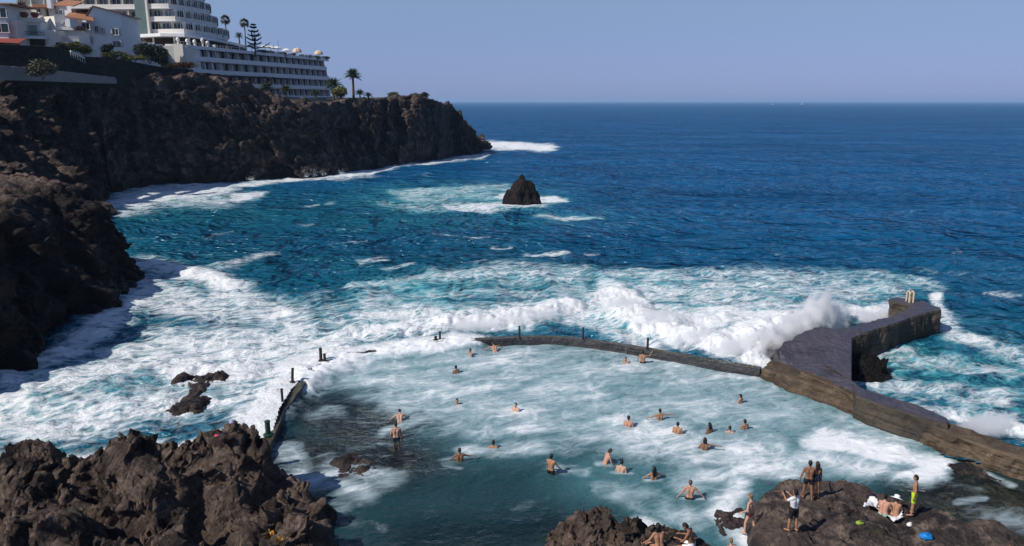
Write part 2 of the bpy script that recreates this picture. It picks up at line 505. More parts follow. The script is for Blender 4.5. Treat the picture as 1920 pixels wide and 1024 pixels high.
def water_mat(name, pool=False):
    g = G(name)
    foam_a, aer_a = g.attr('foam'), g.attr('aer')
    co = g.coord()
    turn = g.n('Mapping', {0: g.n('NewGeometry').outputs['Position'], 2: (0, 0, R(-24)), 3: (1, 1, 1)}).outputs[0]
    flow = g.n('Mapping', {0: turn, 3: (.62, 1.55, 1.0)}).outputs[0]
    warp = g.n('TexNoise', {'Vector': co, 'Scale': .30, 'Detail': 3.0}).outputs[1]
    wv = g.n('VectorMath', {0: flow, 1: g.n('VectorMath', {0: warp, 3: 3.2}, operation='SCALE').outputs[0]}, operation='ADD').outputs[0]
    n1 = g.noise(wv, .42, 5, .62)
    n2 = g.noise(wv, 1.7, 5, .65)
    n3 = g.noise(co, 6.0, 3, .6)
    lace = g.ss(g.voro(wv, .75, 'DISTANCE_TO_EDGE'), .0, .30, 1.0, 0.0)
    lace2 = g.ss(g.voro(wv, 2.1, 'DISTANCE_TO_EDGE'), .0, .34, 1.0, 0.0)
    t = g.math('ADD', g.math('MULTIPLY', g.math('SUBTRACT', n1, .5), 1.5), g.math('MULTIPLY', g.math('SUBTRACT', n2, .5), .9))
    t = g.math('ADD', t, g.math('MULTIPLY', g.math('SUBTRACT', lace, .35), .34))
    t = g.math('ADD', t, g.math('MULTIPLY', g.math('SUBTRACT', lace2, .35), .24))
    t = g.math('ADD', t, g.math('MULTIPLY', g.math('SUBTRACT', n3, .5), .25))
    if pool:
        t = g.math('ADD', g.math('MULTIPLY', g.math('SUBTRACT', n1, .5), 1.9), g.math('MULTIPLY', g.math('SUBTRACT', n2, .5), .6))
        t = g.math('ADD', t, g.math('MULTIPLY', g.math('SUBTRACT', lace, .35), .20))
        t = g.math('ADD', t, g.math('ADD', g.math('MULTIPLY', g.math('SUBTRACT', lace2, .35), .14), g.math('MULTIPLY', g.math('SUBTRACT', n3, .5), .22)))
    val = g.math('ADD', t, g.math('MULTIPLY', g.math('SUBTRACT', foam_a, .58), 1.5))
    gate = g.ss(foam_a, .04, .30)
    if pool:
        m = g.math('MULTIPLY', g.ss(val, -.60, .78), gate)
    else:
        m = g.math('MULTIPLY', g.math('POWER', g.ss(val, -.42, .62), 1.25), gate)
    thin = g.math('MULTIPLY', g.ss(g.math('ADD', val, g.math('MULTIPLY', aer_a, .4)), -.7, .6), g.math('MULTIPLY', aer_a, .9), clamp=True)
    if pool:
        deep = g.mix(aer_a, (.013, .047, .052), (.055, .172, .192))
        col = g.mix(g.math('MULTIPLY', thin, .6), deep, (.17, .31, .345))
    else:
        deep = g.mix(g.attr('teal'), (.0040, .094, .245), (.0080, .108, .165))
        big = g.noise(g.coord((.35, 1, 1)), .02, 4, .6)
        deep = g.mix(g.ss(big, .35, .65, 0, .55), deep, (.0028, .056, .158))
        col = g.mix(thin, deep, (.075, .36, .40))
    # wave relief: several sizes, crests lying across the swell
    b1 = g.noise(g.coord((.80, 1, 1), R(12)), .42, 4, .55, .3)
    b2 = g.noise(g.coord((.7, 1, 1), R(-8)), 2.6, 4, .62)
    b3 = g.noise(g.coord((.75, 1, 1), R(5)), .15, 5, .64, .5)
    b4 = g.noise(g.coord((.6, 1, 1), R(8)), .028, 6, .70, .4)
    if pool:
        h = g.math('ADD', g.math('MULTIPLY', b1, .42), g.math('MULTIPLY', b2, .22))
        nrm = g.bump(h, 1.0, .8)
    else:
        h = g.math('ADD', g.math('MULTIPLY', b1, .58), g.math('MULTIPLY', b2, .13))
        h = g.math('ADD', h, g.math('ADD', g.math('MULTIPLY', b3, 3.6), g.math('MULTIPLY', b4, 16.0)))
        nrm = g.bump(h, 1.0, 1.0)
    water = g.pbr(col, .10 if not pool else .07, nrm, spec=.5 if pool else .24, IOR=1.333)
    if not pool:   # wind-roughened sea: part of the sky's mirror image is lost between the small waves
        fr_ = g.math('MULTIPLY', g.n('Fresnel', {0: 1.333, 1: nrm}).outputs[0], .76)
        water = g.n('MixShader', {0: fr_, 1: g.n('BsdfDiffuse', {'Color': col, 'Normal': nrm}).outputs[0], 2: g.n('BsdfGlossy', {'Color': (.72, .90, 1.0), 'Roughness': .10, 'Normal': nrm}).outputs[0]})
    if pool:
        tr = g.n('BsdfTransparent', {0: (.74, .86, .82)})
        clear = g.math('MULTIPLY', g.attr('clear'), g.math('SUBTRACT', 1.0, m))
        gl = g.n('BsdfGlossy', {'Color': (1, 1, 1), 'Roughness': .06, 'Normal': nrm})
        fr = g.n('Fresnel', {0: 1.333, 1: nrm})
        see = g.n('MixShader', {0: fr.outputs[0], 1: tr.outputs[0], 2: gl.outputs[0]})
        water = g.n('MixShader', {0: clear, 1: water.outputs[0], 2: see.outputs[0]})
    fh = g.math('ADD', g.math('MULTIPLY', n2, .5), g.math('MULTIPLY', n3, .14))
    fcol = g.mix(g.ss(val, .0, .8), (.46, .57, .61) if pool else (.50, .60, .64), (.84, .86, .87))
    fo = g.pbr(fcol, .75, g.bump(g.math('ADD', fh, g.math('MULTIPLY', n1, .5)), .55 if not pool else .18, .9), spec=.2)
    sh = g.n('MixShader', {0: m, 1: water.outputs[0], 2: fo.outputs[0]})
    return g.done(sh)

M_SEA = water_mat('sea_water')
M_POOL = water_mat('pool_water', True)
P = np.stack([X, Y, z], -1)
tag(grid_mesh('sea', P, M_SEA, keep, dict(foam=foam, aer=aer, teal=teal)), kind='structure')

# ------------------------------------------------------------------ pool sheet
st = .11
gx = np.arange(-22, 26, st); gy = np.arange(15, 58, st)
X, Y = np.meshgrid(gx, gy, indexing='ij')
PX, PY = survey(X, Y, 0.0)
wx = fbm(X / 3.5, Y / 3.5, 0 * X, 3, 21); wy = fbm(X / 3.5, Y / 3.5, 0 * X, 3, 29)
PXw = PX + wx * 26; PYw = PY + wy * 12
PF = [
    ([(880, 665), (1050, 690), (1250, 690), (1420, 720)], 150, .62),
    ([(680, 705), (850, 710), (1050, 740), (1300, 760)], 120, .66),
    ([(760, 745), (900, 760), (1000, 790), (1150, 810)], 120, .66),
    ([(820, 790), (930, 810)], 60, .52), ([(1180, 800), (1300, 840), (1420, 850)], 120, .78),
    ([(1400, 760), (1600, 800), (1650, 850)], 140, .58), ([(1300, 900), (1420, 880), (1560, 865), (1640, 880)], 70, .78),
    ([(1560, 830), (1680, 850), (1750, 870), (1720, 900)], 62, 1.05), ([(1690, 895), (1750, 880)], 40, 1.05),
    ([(1380, 915), (1350, 960), (1390, 1010)], 55, .80), ([(1390, 1000), (1430, 1010)], 42, 1.2), ([(1330, 970), (1380, 990)], 40, .8),
    ([(1180, 985), (1210, 1005)], 40, .6), ([(1130, 920), (1240, 960)], 60, .42), ([(1200, 930), (1280, 985)], 60, .45),
    ([(680, 920), (560, 880), (520, 850)], 60, .60), ([(560, 900), (640, 870), (720, 890)], 55, .60), ([(640, 940), (720, 900)], 40, .42),
    ([(560, 790), (610, 780)], 34, .44), ([(700, 690), (640, 700), (590, 740)], 45, .85),
    ([(735, 805), (760, 790), (790, 790)], 30, .62), ([(900, 850), (940, 850), (1000, 840)], 40, .62),
    ([(850, 862), (880, 860)], 24, .5), ([(1030, 880), (1090, 885)], 40, .55), ([(960, 960), (1010, 940)], 30, .3),
    ([(1840, 884), (1870, 890), (1920, 908)], 16, .55), ([(1800, 946), (1850, 940)], 16, .55), ([(1850, 965), (1960, 990)], 60, .34), ([(1780, 915), (1830, 925)], 40, .25),
    ([(620, 960), (700, 985)], 40, .35),
]
# wet commotion round each bather
for (bx, by) in [(883, 660), (855, 699), (857, 757), (967, 770), (1173, 674), (1388, 755), (1237, 787), (1178, 800), (1270, 812), (1330, 812), (1368, 812), (1396, 805), (1321, 843), (1134, 868), (1164, 886), (1226, 898), (1293, 936), (1033, 889), (862, 866), (925, 839), (743, 822)]:
    PF.append(([(bx - 12, by + 2), (bx + 12, by + 3)], 13, .56))
PA = [
    ([(700, 700), (1000, 720), (1400, 760), (1600, 820)], 320, 1.0), ([(1150, 900), (1350, 920)], 170, .8),
    ([(1250, 960), (1350, 1010)], 140, .75), ([(760, 780), (1000, 810)], 170, .7), ([(1700, 870), (1500, 860)], 120, 1.0),
]
CL = [
    ([(560, 770), (640, 790), (720, 800)], 140, 1.05), ([(560, 850), (680, 860), (760, 850)], 130, 1.0),
    ([(680, 740), (760, 760)], 60, .55), ([(800, 1010), (950, 1010), (1060, 1000)], 120, .62),
    ([(1760, 925), (1850, 945), (1990, 990)], 140, 1.1), ([(1790, 885), (1900, 920)], 70, 1.05),
]
foam = strokes(PXw, PYw, PF, 2.0); aer = strokes(PXw, PYw, PA, 2.0); clear = np.minimum(strokes(PXw, PYw, CL, 2.0), .95)
dw = seg_dist(X, Y, over_line)
t_over = seg_dist(X, Y, over_line[3:])
reach = 1.6 + 2.4 * sstep(4, 0, t_over)
pour = sstep(1.0, .05, dw / reach)
dint = sdist(X, Y, pool_poly)
keep = (dint > -0.25) | (dw < 1.1)
lump = billow(X / .9, Y / .9, 0 * X + 2, 3, 14)
z = .06 * vn(X / 2.6, Y / 1.5, 0 * X, 31) + .04 * vn(X / 1.0, Y / .7, 0 * X, 33) + .018 * vn(X / .45, Y / .35, 0 * X, 34)
z += .05 * np.clip(foam, 0, 1) * lump
brk = fbm(X / 2.2, Y / 2.2, 0 * X, 2, 40)
end = seg_dist(X, Y, over_line[:2])
top = np.where(end < 1.2, .34, .62)
z = np.maximum(z, pour * (top + .09 * lump + .10 * brk))
foam = np.maximum(foam, pour * np.where(end < 1.2, .5, 1.15) * (1 + .2 * brk))
aer = np.maximum(aer, pour)
P = np.stack([X, Y, z], -1)
tag(grid_mesh('pool_water', P, M_POOL, keep, dict(foam=foam, aer=aer, clear=clear)), kind='structure')
# ------------------------------------------------------------------ rock materials
M_CLIFF = rock_mat('cliff_lava', (.026, .020, .019), (.080, .057, .048), (.27, .195, .162), .55, .45, wet=2.4, spots=(.05, .045, .02))
M_PROM = rock_mat('promontory_lava', (.010, .008, .0075), (.022, .016, .014), (.045, .032, .027), .8, .25, wet=1.6, spots=(.055, .022, .014), cap=(8.5, 9.7, (.20, .142, .115)))  # near-black tones carry the face's shade, the cap colour its sunlit top
M_LAVA = rock_mat('outcrop_lava', (.022, .016, .014), (.095, .068, .053), (.225, .165, .13), 1.5, .085, spots=(.085, .05, .022))
M_FLAT = rock_mat('platform_rock', (.022, .018, .020), (.085, .063, .054), (.22, .165, .13), 1.3, .08, wet=.5, spots=(.06, .06, .025))
M_WET = rock_mat('wet_rock', (.018, .013, .012), (.055, .040, .036), (.10, .070, .062), 1.6, .06, rough=.55)
M_BED = rock_mat('bed_rock', (.050, .040, .032), (.15, .115, .088), (.26, .205, .155), 1.2, .12)

def resample(ctrl, n):
    """ctrl rows (any columns); even steps along the first two columns, smoothed corners"""
    C = np.array(ctrl, float)
    L = np.concatenate([[0], np.cumsum(np.hypot(*np.diff(C[:, :2], axis=0).T))])
    s = np.linspace(0, L[-1], n)
    out = np.stack([np.interp(s, L, C[:, k]) for k in range(C.shape[1])], 1)
    for _ in range(2):
        k = max(1, n // 120)
        pad = np.pad(out, ((k, k), (0, 0)), mode='edge')
        out = np.mean([pad[i:i + n] for i in range(2 * k + 1)], 0)
    return s, out

def cliff(name, ctrl, nu, nv, mat, seed, amp=(3.0, 1.4, .5), back=60, nb=40, slope=.02, prof=1.25, butt=13.0, inl=(-.94, .34), top_rough=.35):
    """ctrl rows: waterline x, y, rim x, y, z. The face climbs from the water to the rim, then the ground runs inland."""
    s, C = resample(ctrl, nu)
    W = C[:, :2]; Rm = C[:, 2:4]; Rz = C[:, 4]
    d = Rm - W
    k = max(3, nu // 40)
    N = d / (np.linalg.norm(d, axis=1)[:, None] + 1e-9)
    Np = np.pad(N, ((k, k), (0, 0)), mode='edge'); N = np.mean([Np[q:q + nu] for q in range(2 * k + 1)], 0)
    N /= np.linalg.norm(N, axis=1)[:, None]                     # inland
    IN = np.array(inl)[None]
    v = np.linspace(0, 1, nv)
    hfr = v ** prof; zfr = v
    PXY = W[:, None] + d[:, None] * hfr[None, :, None]
    Z = -1.8 + (Rz[:, None] + 1.8) * zfr[None]
    S = np.repeat(s[:, None], nv, 1)
    env = sstep(0, .12, v)[None] * .35 + .65
    env = env * (1 - .74 * sstep(.80, 1.0, v)[None])
    x3, y3 = PXY[..., 0], PXY[..., 1]
    wob = fbm(x3 / 14, y3 / 14, Z / 14, 3, seed + 5) * 3.0
    b = ridged((S + wob * 1.3) / butt, Z / 42 + wob / 60, 0 * S + seed, 3, seed)
    m = billow(x3 / 5.2, y3 / 5.2, Z / 5.2, 4, seed + 11)
    f = billow(x3 / 1.7, y3 / 1.7, Z / 1.3, 3, seed + 23)
    led = np.sin((Z + wob * .7) * 1.5) * .35 + np.sin((Z + wob * 1.1) * .62) * .55
    cr, rid = cells((S + wob) / 4.6, (Z + wob * .6) / 3.4, seed); cr2, rid2 = cells((S + wob * .5) / 1.3, (Z + .4 * wob) / 1.1, seed + 3)
    blk = amp[1] * .80 * rid - amp[2] * .9 * np.exp(-cr / .10) + amp[2] * .35 * rid2 - amp[2] * .35 * np.exp(-cr2 / .12)
    disp = (blk + amp[0] * b + amp[1] * m + amp[2] * f + amp[2] * led) * env
    PXY = PXY - N[:, None] * disp[..., None]
    Zd = Z + (.6 * amp[2] * f + .35 * amp[1] * m) * sstep(.05, .3, v)[None] * 1.0
    # ground behind the rim
    t = np.concatenate([np.linspace(0, 1, nb + 1)[1:]]) ** 1.6 * back
    last = PXY[:, -1]
    B = last[:, None] + IN[:, None] * t[None, :, None]
    bz = Zd[:, -1:] + (Rz[:, None] - Zd[:, -1:]) * sstep(0, 6, t)[None] + slope * t[None]
    bz = bz + top_rough * billow(B[..., 0] / 3, B[..., 1] / 3, 0 * bz, 4, seed + 31) * (.25 + .75 * sstep(26, 2, t)[None])
    P = np.concatenate([np.concatenate([PXY, Zd[..., None]], -1), np.concatenate([B, bz[..., None]], -1)], 1)
    return grid_mesh(name, P, mat)

def crow(wpx, wpy, rpx, rpy, sb):
    W_ = at(wpx, wpy, 0); R_ = aty(rpx, rpy, W_.y + sb)
    return (W_.x, W_.y, R_.x, R_.y, R_.z)

far = [(-46, 325, -50, 312, 12), (-26, 305, -34, 300, 12), (-13, 284, -20, 280, 9),
       crow(906, 282, 890, 256, 3), crow(885, 287, 876, 230, 5), crow(852, 293, 850, 198, 7), crow(805, 300, 815, 190, 8),
       crow(775, 305, 790, 183, 11), crow(740, 309, 752, 185, 22), crow(690, 318, 705, 187, 25), crow(645, 324, 655, 189, 22), crow(605, 328, 612, 193, 11), crow(540, 331, 548, 189, 9),
       crow(470, 337, 480, 170, 9), crow(400, 343, 415, 143, 9), crow(330, 347, 330, 143, 9), crow(265, 351, 247, 151, 8),
       crow(205, 359, 190, 148, 8), (-70, 124, -91, 134, 21.6), (-58, 104, -88, 118, 21.4), (-58, 84, -98, 92, 21.4), (-66, 60, -108, 64, 21)]
tag(cliff('far_cliff', far, 640, 140, M_CLIFF, 3, (5.2, 1.9, .85), 70, 40, .004, butt=17.0), 'long dark lava sea cliff below the white hotel', None, None, 'structure')

prom = [(-86, 118, -96, 112, 11), (-74, 104, -84, 98, 10.5), (-60, 90, -66, 85, 10), (-46, 79, -51, 75.5, 9.6),
        (at(268, 517).x, at(268, 517).y, at(150, 352, 8.9).x, 73.5, 8.9),
        (at(258, 558).x, at(258, 558).y, -44, 68.5, 8.7), (at(180, 602).x, at(180, 602).y, -41.5, 61.5, 8.7),
        (at(105, 634).x, at(105, 634).y, -40.5, 56, 8.4), (at(80, 690).x, at(80, 690).y, -36.5, 50, 8.5),
        (at(0, 718).x, at(0, 718).y, -36, 45, 8.4), (-33, 34, -38, 36, 8.4), (-36, 22, -41, 22, 8.4)]
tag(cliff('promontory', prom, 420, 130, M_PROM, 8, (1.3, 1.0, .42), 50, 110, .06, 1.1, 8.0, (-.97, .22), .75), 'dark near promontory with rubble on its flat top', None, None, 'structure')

# ------------------------------------------------------------------ heightfield rocks
def rock(name, foot, h, edge, lumps, mat, seed, res=.07, rough=(.55, .26, .12), lat=.22, drop=1.2, scale=1.0, tilt=None, foot_z=0.0, pits=0.0):
    """foot: outline at the water (metres); lumps: (x, y, top z, radius)"""
    xs = [p[0] for p in foot]; ys = [p[1] for p in foot]
    gx = np.arange(min(xs) - 1.2, max(xs) + 1.2, res); gy = np.arange(min(ys) - 1.2, max(ys) + 1.2, res)
    X, Y = np.meshgrid(gx, gy, indexing='ij')
    Z0 = 0 * X
    wob = fbm(X / 1.8 / scale, Y / 1.8 / scale, Z0, 3, seed + 50) * .45
    d = sdist(X, Y, foot) + wob
    z = h * sstep(0, edge, d)
    if tilt: z = z + sstep(0, edge, d) * (tilt[0] * (X - np.mean(xs)) + tilt[1] * (Y - np.mean(ys)))
    for (lx, ly, lz, r_) in lumps:
        q = np.hypot(X - lx, Y - ly) / r_ + .35 * fbm(X / r_ * 1.2, Y / r_ * 1.2, Z0, 2, seed + 3)
        z = np.maximum(z, lz * sstep(1.15, .25, q) + z * (1 - sstep(1.15, .25, q)))
    z = z - drop * sstep(0.1, -1.0, d)
    k = sstep(-.4, .8, d)
    a, b, c = rough
    n_b = billow(X / 2.4 / scale, Y / 2.4 / scale, z / 2.4, 2, seed + 1)
    n_m = billow(X / 1.0 / scale, Y / 1.0 / scale, z / 1.0, 3, seed + 7)
    n_f = billow(X / .40 / scale, Y / .40 / scale, z / .40, 3, seed + 13, .6)
    cr, rid = cells((X + lat * 2 * n_m) / 1.5 / scale, (Y + lat * 2 * n_b) / 1.1 / scale, seed); cr2, rid2 = cells((X + .2 * n_f) / .55 / scale, (Y + .2 * n_m) / .42 / scale, seed + 5)
    z = z + k * (a * .8 * n_b + b * .8 * n_m + c * n_f + b * .55 * rid - b * .85 * np.exp(-cr / .10) + c * .6 * rid2 - c * .8 * np.exp(-cr2 / .14))
    if pits: z = z - pits * k * sstep(.25, .7, vn(X / .8, Y / .8, Z0, seed + 19))
    lx_ = fbm(X / .9 / scale, Y / .9 / scale, z / .7, 3, seed + 17); ly_ = fbm(X / .9 / scale, Y / .9 / scale, z / .7, 3, seed + 27)
    P = np.stack([X + lat * lx_, Y + lat * ly_, z], -1)
    return grid_mesh(name, P, mat, d > -1.0), (gx, gy, z)

def w2(px, py, z=0.0):
    p = at(px, py, z); return (p.x, p.y)
def lp(px, py, Y, r_):
    p = aty(px, py, Y); return (p.x, p.y, p.z, r_)

# lava outcrop, lower left
foot = [(-26, 33), (-22, 32.5), (-18, 32), (-14.5, 32.3), (-11.3, 32.2), w2(540, 885), w2(600, 925), w2(617, 970), w2(622, 1030), (-6.0, 22), (-5.6, 16), (-26, 15)]
lumps = [lp(30, 845, 30.0, 1.3), lp(72, 832, 30.0, 1.9), lp(112, 843, 29.6, 1.0), lp(165, 845, 29.5, .8), lp(145, 868, 29.2, 1.2), lp(238, 812, 29.3, 1.5), lp(215, 830, 29.5, 1.0), lp(275, 838, 29.0, 1.6),
         lp(345, 838, 29.3, .8), lp(372, 828, 29.2, 1.3), lp(425, 812, 29.3, 1.6), lp(458, 812, 29.5, .8), lp(415, 850, 28.0, 1.9), lp(455, 870, 28.0, 1.2), lp(520, 890, 28.0, 1.3), lp(575, 920, 27, 1.3),
         lp(70, 880, 27.5, 1.7), lp(300, 900, 26.5, 1.4), lp(480, 930, 26, 1.5), lp(590, 950, 25.5, 1.1), lp(90, 960, 24, 1.8), lp(330, 950, 24, 1.3), lp(220, 985, 23, 1.4)]
for i_, q_ in enumerate(lumps): lumps[i_] = (q_[0], q_[1], q_[2] - {0: .1, 1: -.1, 2: .15, 3: .8, 4: .9, 5: -.25, 6: -.05, 7: .5, 8: .7, 9: .0, 10: -.3, 11: -.15}.get(i_, .65), q_[3])
OUT, OUT_H = rock('lava_outcrop', foot, .8, 1.5, lumps, M_LAVA, 21, .055, (.85, .30, .14), .28, pits=.4, scale=1.25)
tag(OUT, 'jagged brown lava outcrop in the lower left corner', None, None, 'structure')

# pointed outcrop, bottom middle
foot = [w2(1010, 1035), w2(1060, 985), w2(1110, 968), w2(1165, 985), w2(1200, 1012), w2(1330, 1016), w2(1350, 1040), (5.5, 20), (5, 14), (-1.5, 14), (-.5, 20)]
lumps = [lp(1120, 955, 23.6, 1.0), lp(1100, 962, 23.6, .8), lp(1150, 975, 23.2, .9), lp(1075, 985, 23, .9), lp(1180, 995, 22.6, 1.0), lp(1320, 1006, 23, .75), lp(1340, 1020, 22.8, .6), lp(1110, 1000, 21.5, 1.4)]
for i_, q_ in enumerate(lumps): lumps[i_] = (q_[0], q_[1], q_[2] - .8, q_[3])
PTR, PTR_H = rock('pointed_outcrop', foot, 1.05, .9, lumps, M_LAVA, 33, .045, (.30, .26, .16), .22, pits=.2)
tag(PTR, 'pointed brown lava outcrop at the bottom edge between the pool and seated bathers', None, None, 'structure')

# low rock platform with sunbathers
foot = [w2(1372, 948, .5), w2(1382, 918, .6), w2(1420, 897, .7), w2(1480, 888, .7), w2(1560, 886, .7), w2(1640, 893, .8), w2(1690, 914, .8), w2(1745, 935, .7), w2(1800, 962, .6), w2(1870, 990, .5),
        w2(1930, 1018, .5), w2(2000, 1050, .5), (13, 17), (7.5, 17), w2(1440, 1045), w2(1402, 1003, .3)]
lumps = [lp(1645, 900, 31.6, 1.2), lp(1790, 972, 28.3, 1.2), lp(1850, 1000, 27.0, 1.6), lp(1600, 1010, 25.8, 1.5), lp(1460, 1020, 25.6, 1.2)]
lumps = [(x, y, max(.95, min(1.25, z)), r) for x, y, z, r in lumps]
PLAT, PLAT_H = rock('rock_platform', foot, .72, .8, lumps, M_FLAT, 44, .05, (.11, .075, .06), .13, scale=1.2, pits=.24)
tag(PLAT, 'flat wet lava platform where the bathers stand', None, None, 'structure')

def ground(field, x, y, default=1.0):
    gx, gy, z = field
    i = int(round((x - gx[0]) / (gx[1] - gx[0]))); j = int(round((y - gy[0]) / (gy[1] - gy[0])))
    if 0 <= i < len(gx) and 0 <= j < len(gy):
        return float(np.mean(z[max(0, i - 1):i + 2, max(0, j - 1):j + 2]))
    return default

# lone stack in the bay
c = at(976, 386)
foot = [(c.x - 2.7, c.y + .3), (c.x - 1.2, c.y - .5), (c.x + .7, c.y - .8), (c.x + 2.7, c.y + .2), (c.x + 2.6, c.y + 3), (c.x - 1, c.y + 4), (c.x - 3, c.y + 2.6)]
STK, _ = rock('sea_stack', foot, 1.2, 1.2, [(c.x + .35, c.y + 1.6, 3.6, 2.8), (c.x + .3, c.y + 1.5, 5.2, 1.0), (c.x + .3, c.y + 1.5, 4.2, 1.7), (c.x - 1.4, c.y + 1.5, 2.6, 1.6), (c.x + 1.8, c.y + 1.3, 2.2, 1.4)], M_PROM, 51, .09, (.18, .16, .08), .18)
tag(STK, 'lone dark pyramid shaped rock standing in white foam in the bay', 'rock')
# half drowned reef
c = at(378, 735)
foot = [w2(305, 745), w2(345, 712), w2(400, 704), w2(450, 712), w2(440, 740), w2(395, 765), w2(380, 790), w2(310, 780)]
REEF, _ = rock('reef_rock', foot, .50, 1.9, [(at(340, 720).x, at(340, 720).y, .62, 1.0), (at(400, 722).x, at(400, 722).y, .66, 1.2)], M_WET, 63, .06, (.10, .12, .09), .2)
tag(REEF, 'low brown reef half drowned in foam outside the left end of the pool', 'rock')
# dark rock in the shallow corner of the pool
foot = [w2(615, 870), w2(660, 848), w2(700, 852), w2(712, 880), w2(690, 900), w2(640, 892)]
r_, _ = rock('pool_rock', foot, .12, .7, [], M_WET, 71, .06, (.14, .14, .07), .12)
tag(r_, 'dark wet rock just breaking the surface in the shallow left corner of the pool', 'rock')
foot = [w2(1330, 985), w2(1345, 960), w2(1385, 955), w2(1390, 985), w2(1355, 1000)]
r_, _ = rock('awash_rock', foot, .16, .6, [], M_WET, 77, .05, (.14, .14, .07), .12)
tag(r_, 'small dark rock awash in foam beside the bather in the red bikini', 'rock')
# boulders at the root of the pier
foot = [w2(1420, 664), w2(1428, 652), w2(1460, 648), w2(1480, 652), w2(1462, 672), w2(1430, 674)]
r_, _ = rock('boulders', foot, .9, .5, [], M_WET, 81, .06, (.4, .35, .15), .25)
tag(r_, 'heap of pale boulders in the surf where the pool wall meets the pier', 'boulders')
foot = [w2(1570, 690), w2(1610, 672), w2(1648, 676), w2(1668, 697), w2(1640, 712), w2(1600, 716)]
r_, _ = rock('boulders', foot, .8, .6, [], M_PROM, 85, .06, (.4, .3, .15), .2)
tag(r_, 'black wet boulders in the dark notch of the pier', 'boulders')
foot = [w2(1760, 868), w2(1790, 862), w2(1840, 880), w2(1900, 905), w2(1925, 925), w2(1880, 915), w2(1800, 895)]
r_, _ = rock('ledge_rock', foot, .25, .5, [], M_FLAT, 87, .05, (.2, .18, .1), .15)
tag(r_, 'rough rock shelf at the foot of the sea wall near the right edge', 'rock')

# bed of the pool
gx = np.arange(-21, 26, .2); gy = np.arange(14, 57, .2)
X, Y = np.meshgrid(gx, gy, indexing='ij')
sx, sy = survey(X, Y)
sh = strokes(sx, sy, CL, 2.0)
z = -2.0 + 1.60 * np.minimum(sh, 1) + (.12 + .22 * sh) * billow(X / 1.3, Y / 1.3, 0 * X, 5, 90)
z = np.minimum(z, -.06 + .04 * vn(X / .5, Y / .5, 0 * X, 3))
tag(grid_mesh('pool_bed', np.stack([X, Y, z], -1), M_BED, sdist(X, Y, pool_poly) > -1.2), kind='structure')
# ------------------------------------------------------------------ sea walls and pier
def concrete(name, c1, c2, moss, rough, bump, wet_top=None):
    g = G(name)
    co = g.coord()
    n1 = g.noise(co, .7, 5, .65); n2 = g.noise(co, 3.5, 5, .7); n3 = g.noise(g.coord((1, 1, 3)), 1.2, 4, .6)
    col = g.mix(g.ss(n1, .35, .65), c1, c2)
    col = g.mix(g.math('MULTIPLY', g.ss(n3, .5, .7), .6), col, moss)
    col = g.mix(g.math('MULTIPLY', g.ss(n2, .55, .75), .45), col, tuple(c * .4 for c in c1))
    lay = g.noise(g.coord((.35, .35, 5.0)), 1.0, 4, .6)
    col = g.mix(g.math('MULTIPLY', g.ss(lay, .50, .62), .6), col, tuple(c * .5 for c in c1))
    col = g.mix(g.math('MULTIPLY', g.ss(g.noise(co, 1.3, 6, .75), .60, .68), .7), col, tuple(min(1, c * 1.7) for c in c2))
    hh = g.math('ADD', g.math('MULTIPLY', n2, .6), g.math('ADD', n1, g.math('MULTIPLY', lay, .7)))
    hh = g.math('ADD', hh, g.math('MULTIPLY', g.voro(co, 2.6), .5))
    nrm = g.bump(hh, bump * 1.6)
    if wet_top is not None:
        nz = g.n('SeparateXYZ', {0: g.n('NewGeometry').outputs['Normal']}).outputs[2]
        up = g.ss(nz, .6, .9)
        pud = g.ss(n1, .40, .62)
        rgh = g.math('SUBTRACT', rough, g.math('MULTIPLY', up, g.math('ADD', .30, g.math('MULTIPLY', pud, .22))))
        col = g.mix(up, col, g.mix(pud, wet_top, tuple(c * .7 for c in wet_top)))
        return g.done(g.pbr(col, rgh, nrm, spec=.5))
    return g.done(g.pbr(col, rough, nrm, spec=.3))

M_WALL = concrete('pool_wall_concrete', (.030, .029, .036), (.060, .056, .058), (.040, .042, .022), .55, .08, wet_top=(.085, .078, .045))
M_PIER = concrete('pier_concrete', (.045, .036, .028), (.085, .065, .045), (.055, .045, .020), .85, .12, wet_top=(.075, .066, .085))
M_LEDGE = concrete('ledge_concrete', (.085, .060, .040), (.15, .108, .070), (.065, .042, .022), .85, .12)
M_POST = simple('iron_post', (.030, .026, .022), .7, .2, 8, .01)
M_GREENPOST = simple('green_paint', (.012, .055, .035), .5, .2, 8, .005)
M_CREAM = simple('cream_paint', (.62, .50, .33), .6, .1, 8)

def resample_line(pts, step):
    P_ = np.array([list(p) for p in pts], float)
    L = np.concatenate([[0], np.cumsum(np.linalg.norm(np.diff(P_[:, :2], axis=0), axis=1))])
    s = np.linspace(0, L[-1], max(3, int(L[-1] / step)))
    return s, np.stack([np.interp(s, L, P_[:, k]) for k in range(P_.shape[1])], 1)

def smooth_line(Q, k):
    n = len(Q); Pd = np.pad(Q, ((k, k), (0, 0)), mode='edge')
    return np.mean([Pd[i:i + n] for i in range(2 * k + 1)], 0)

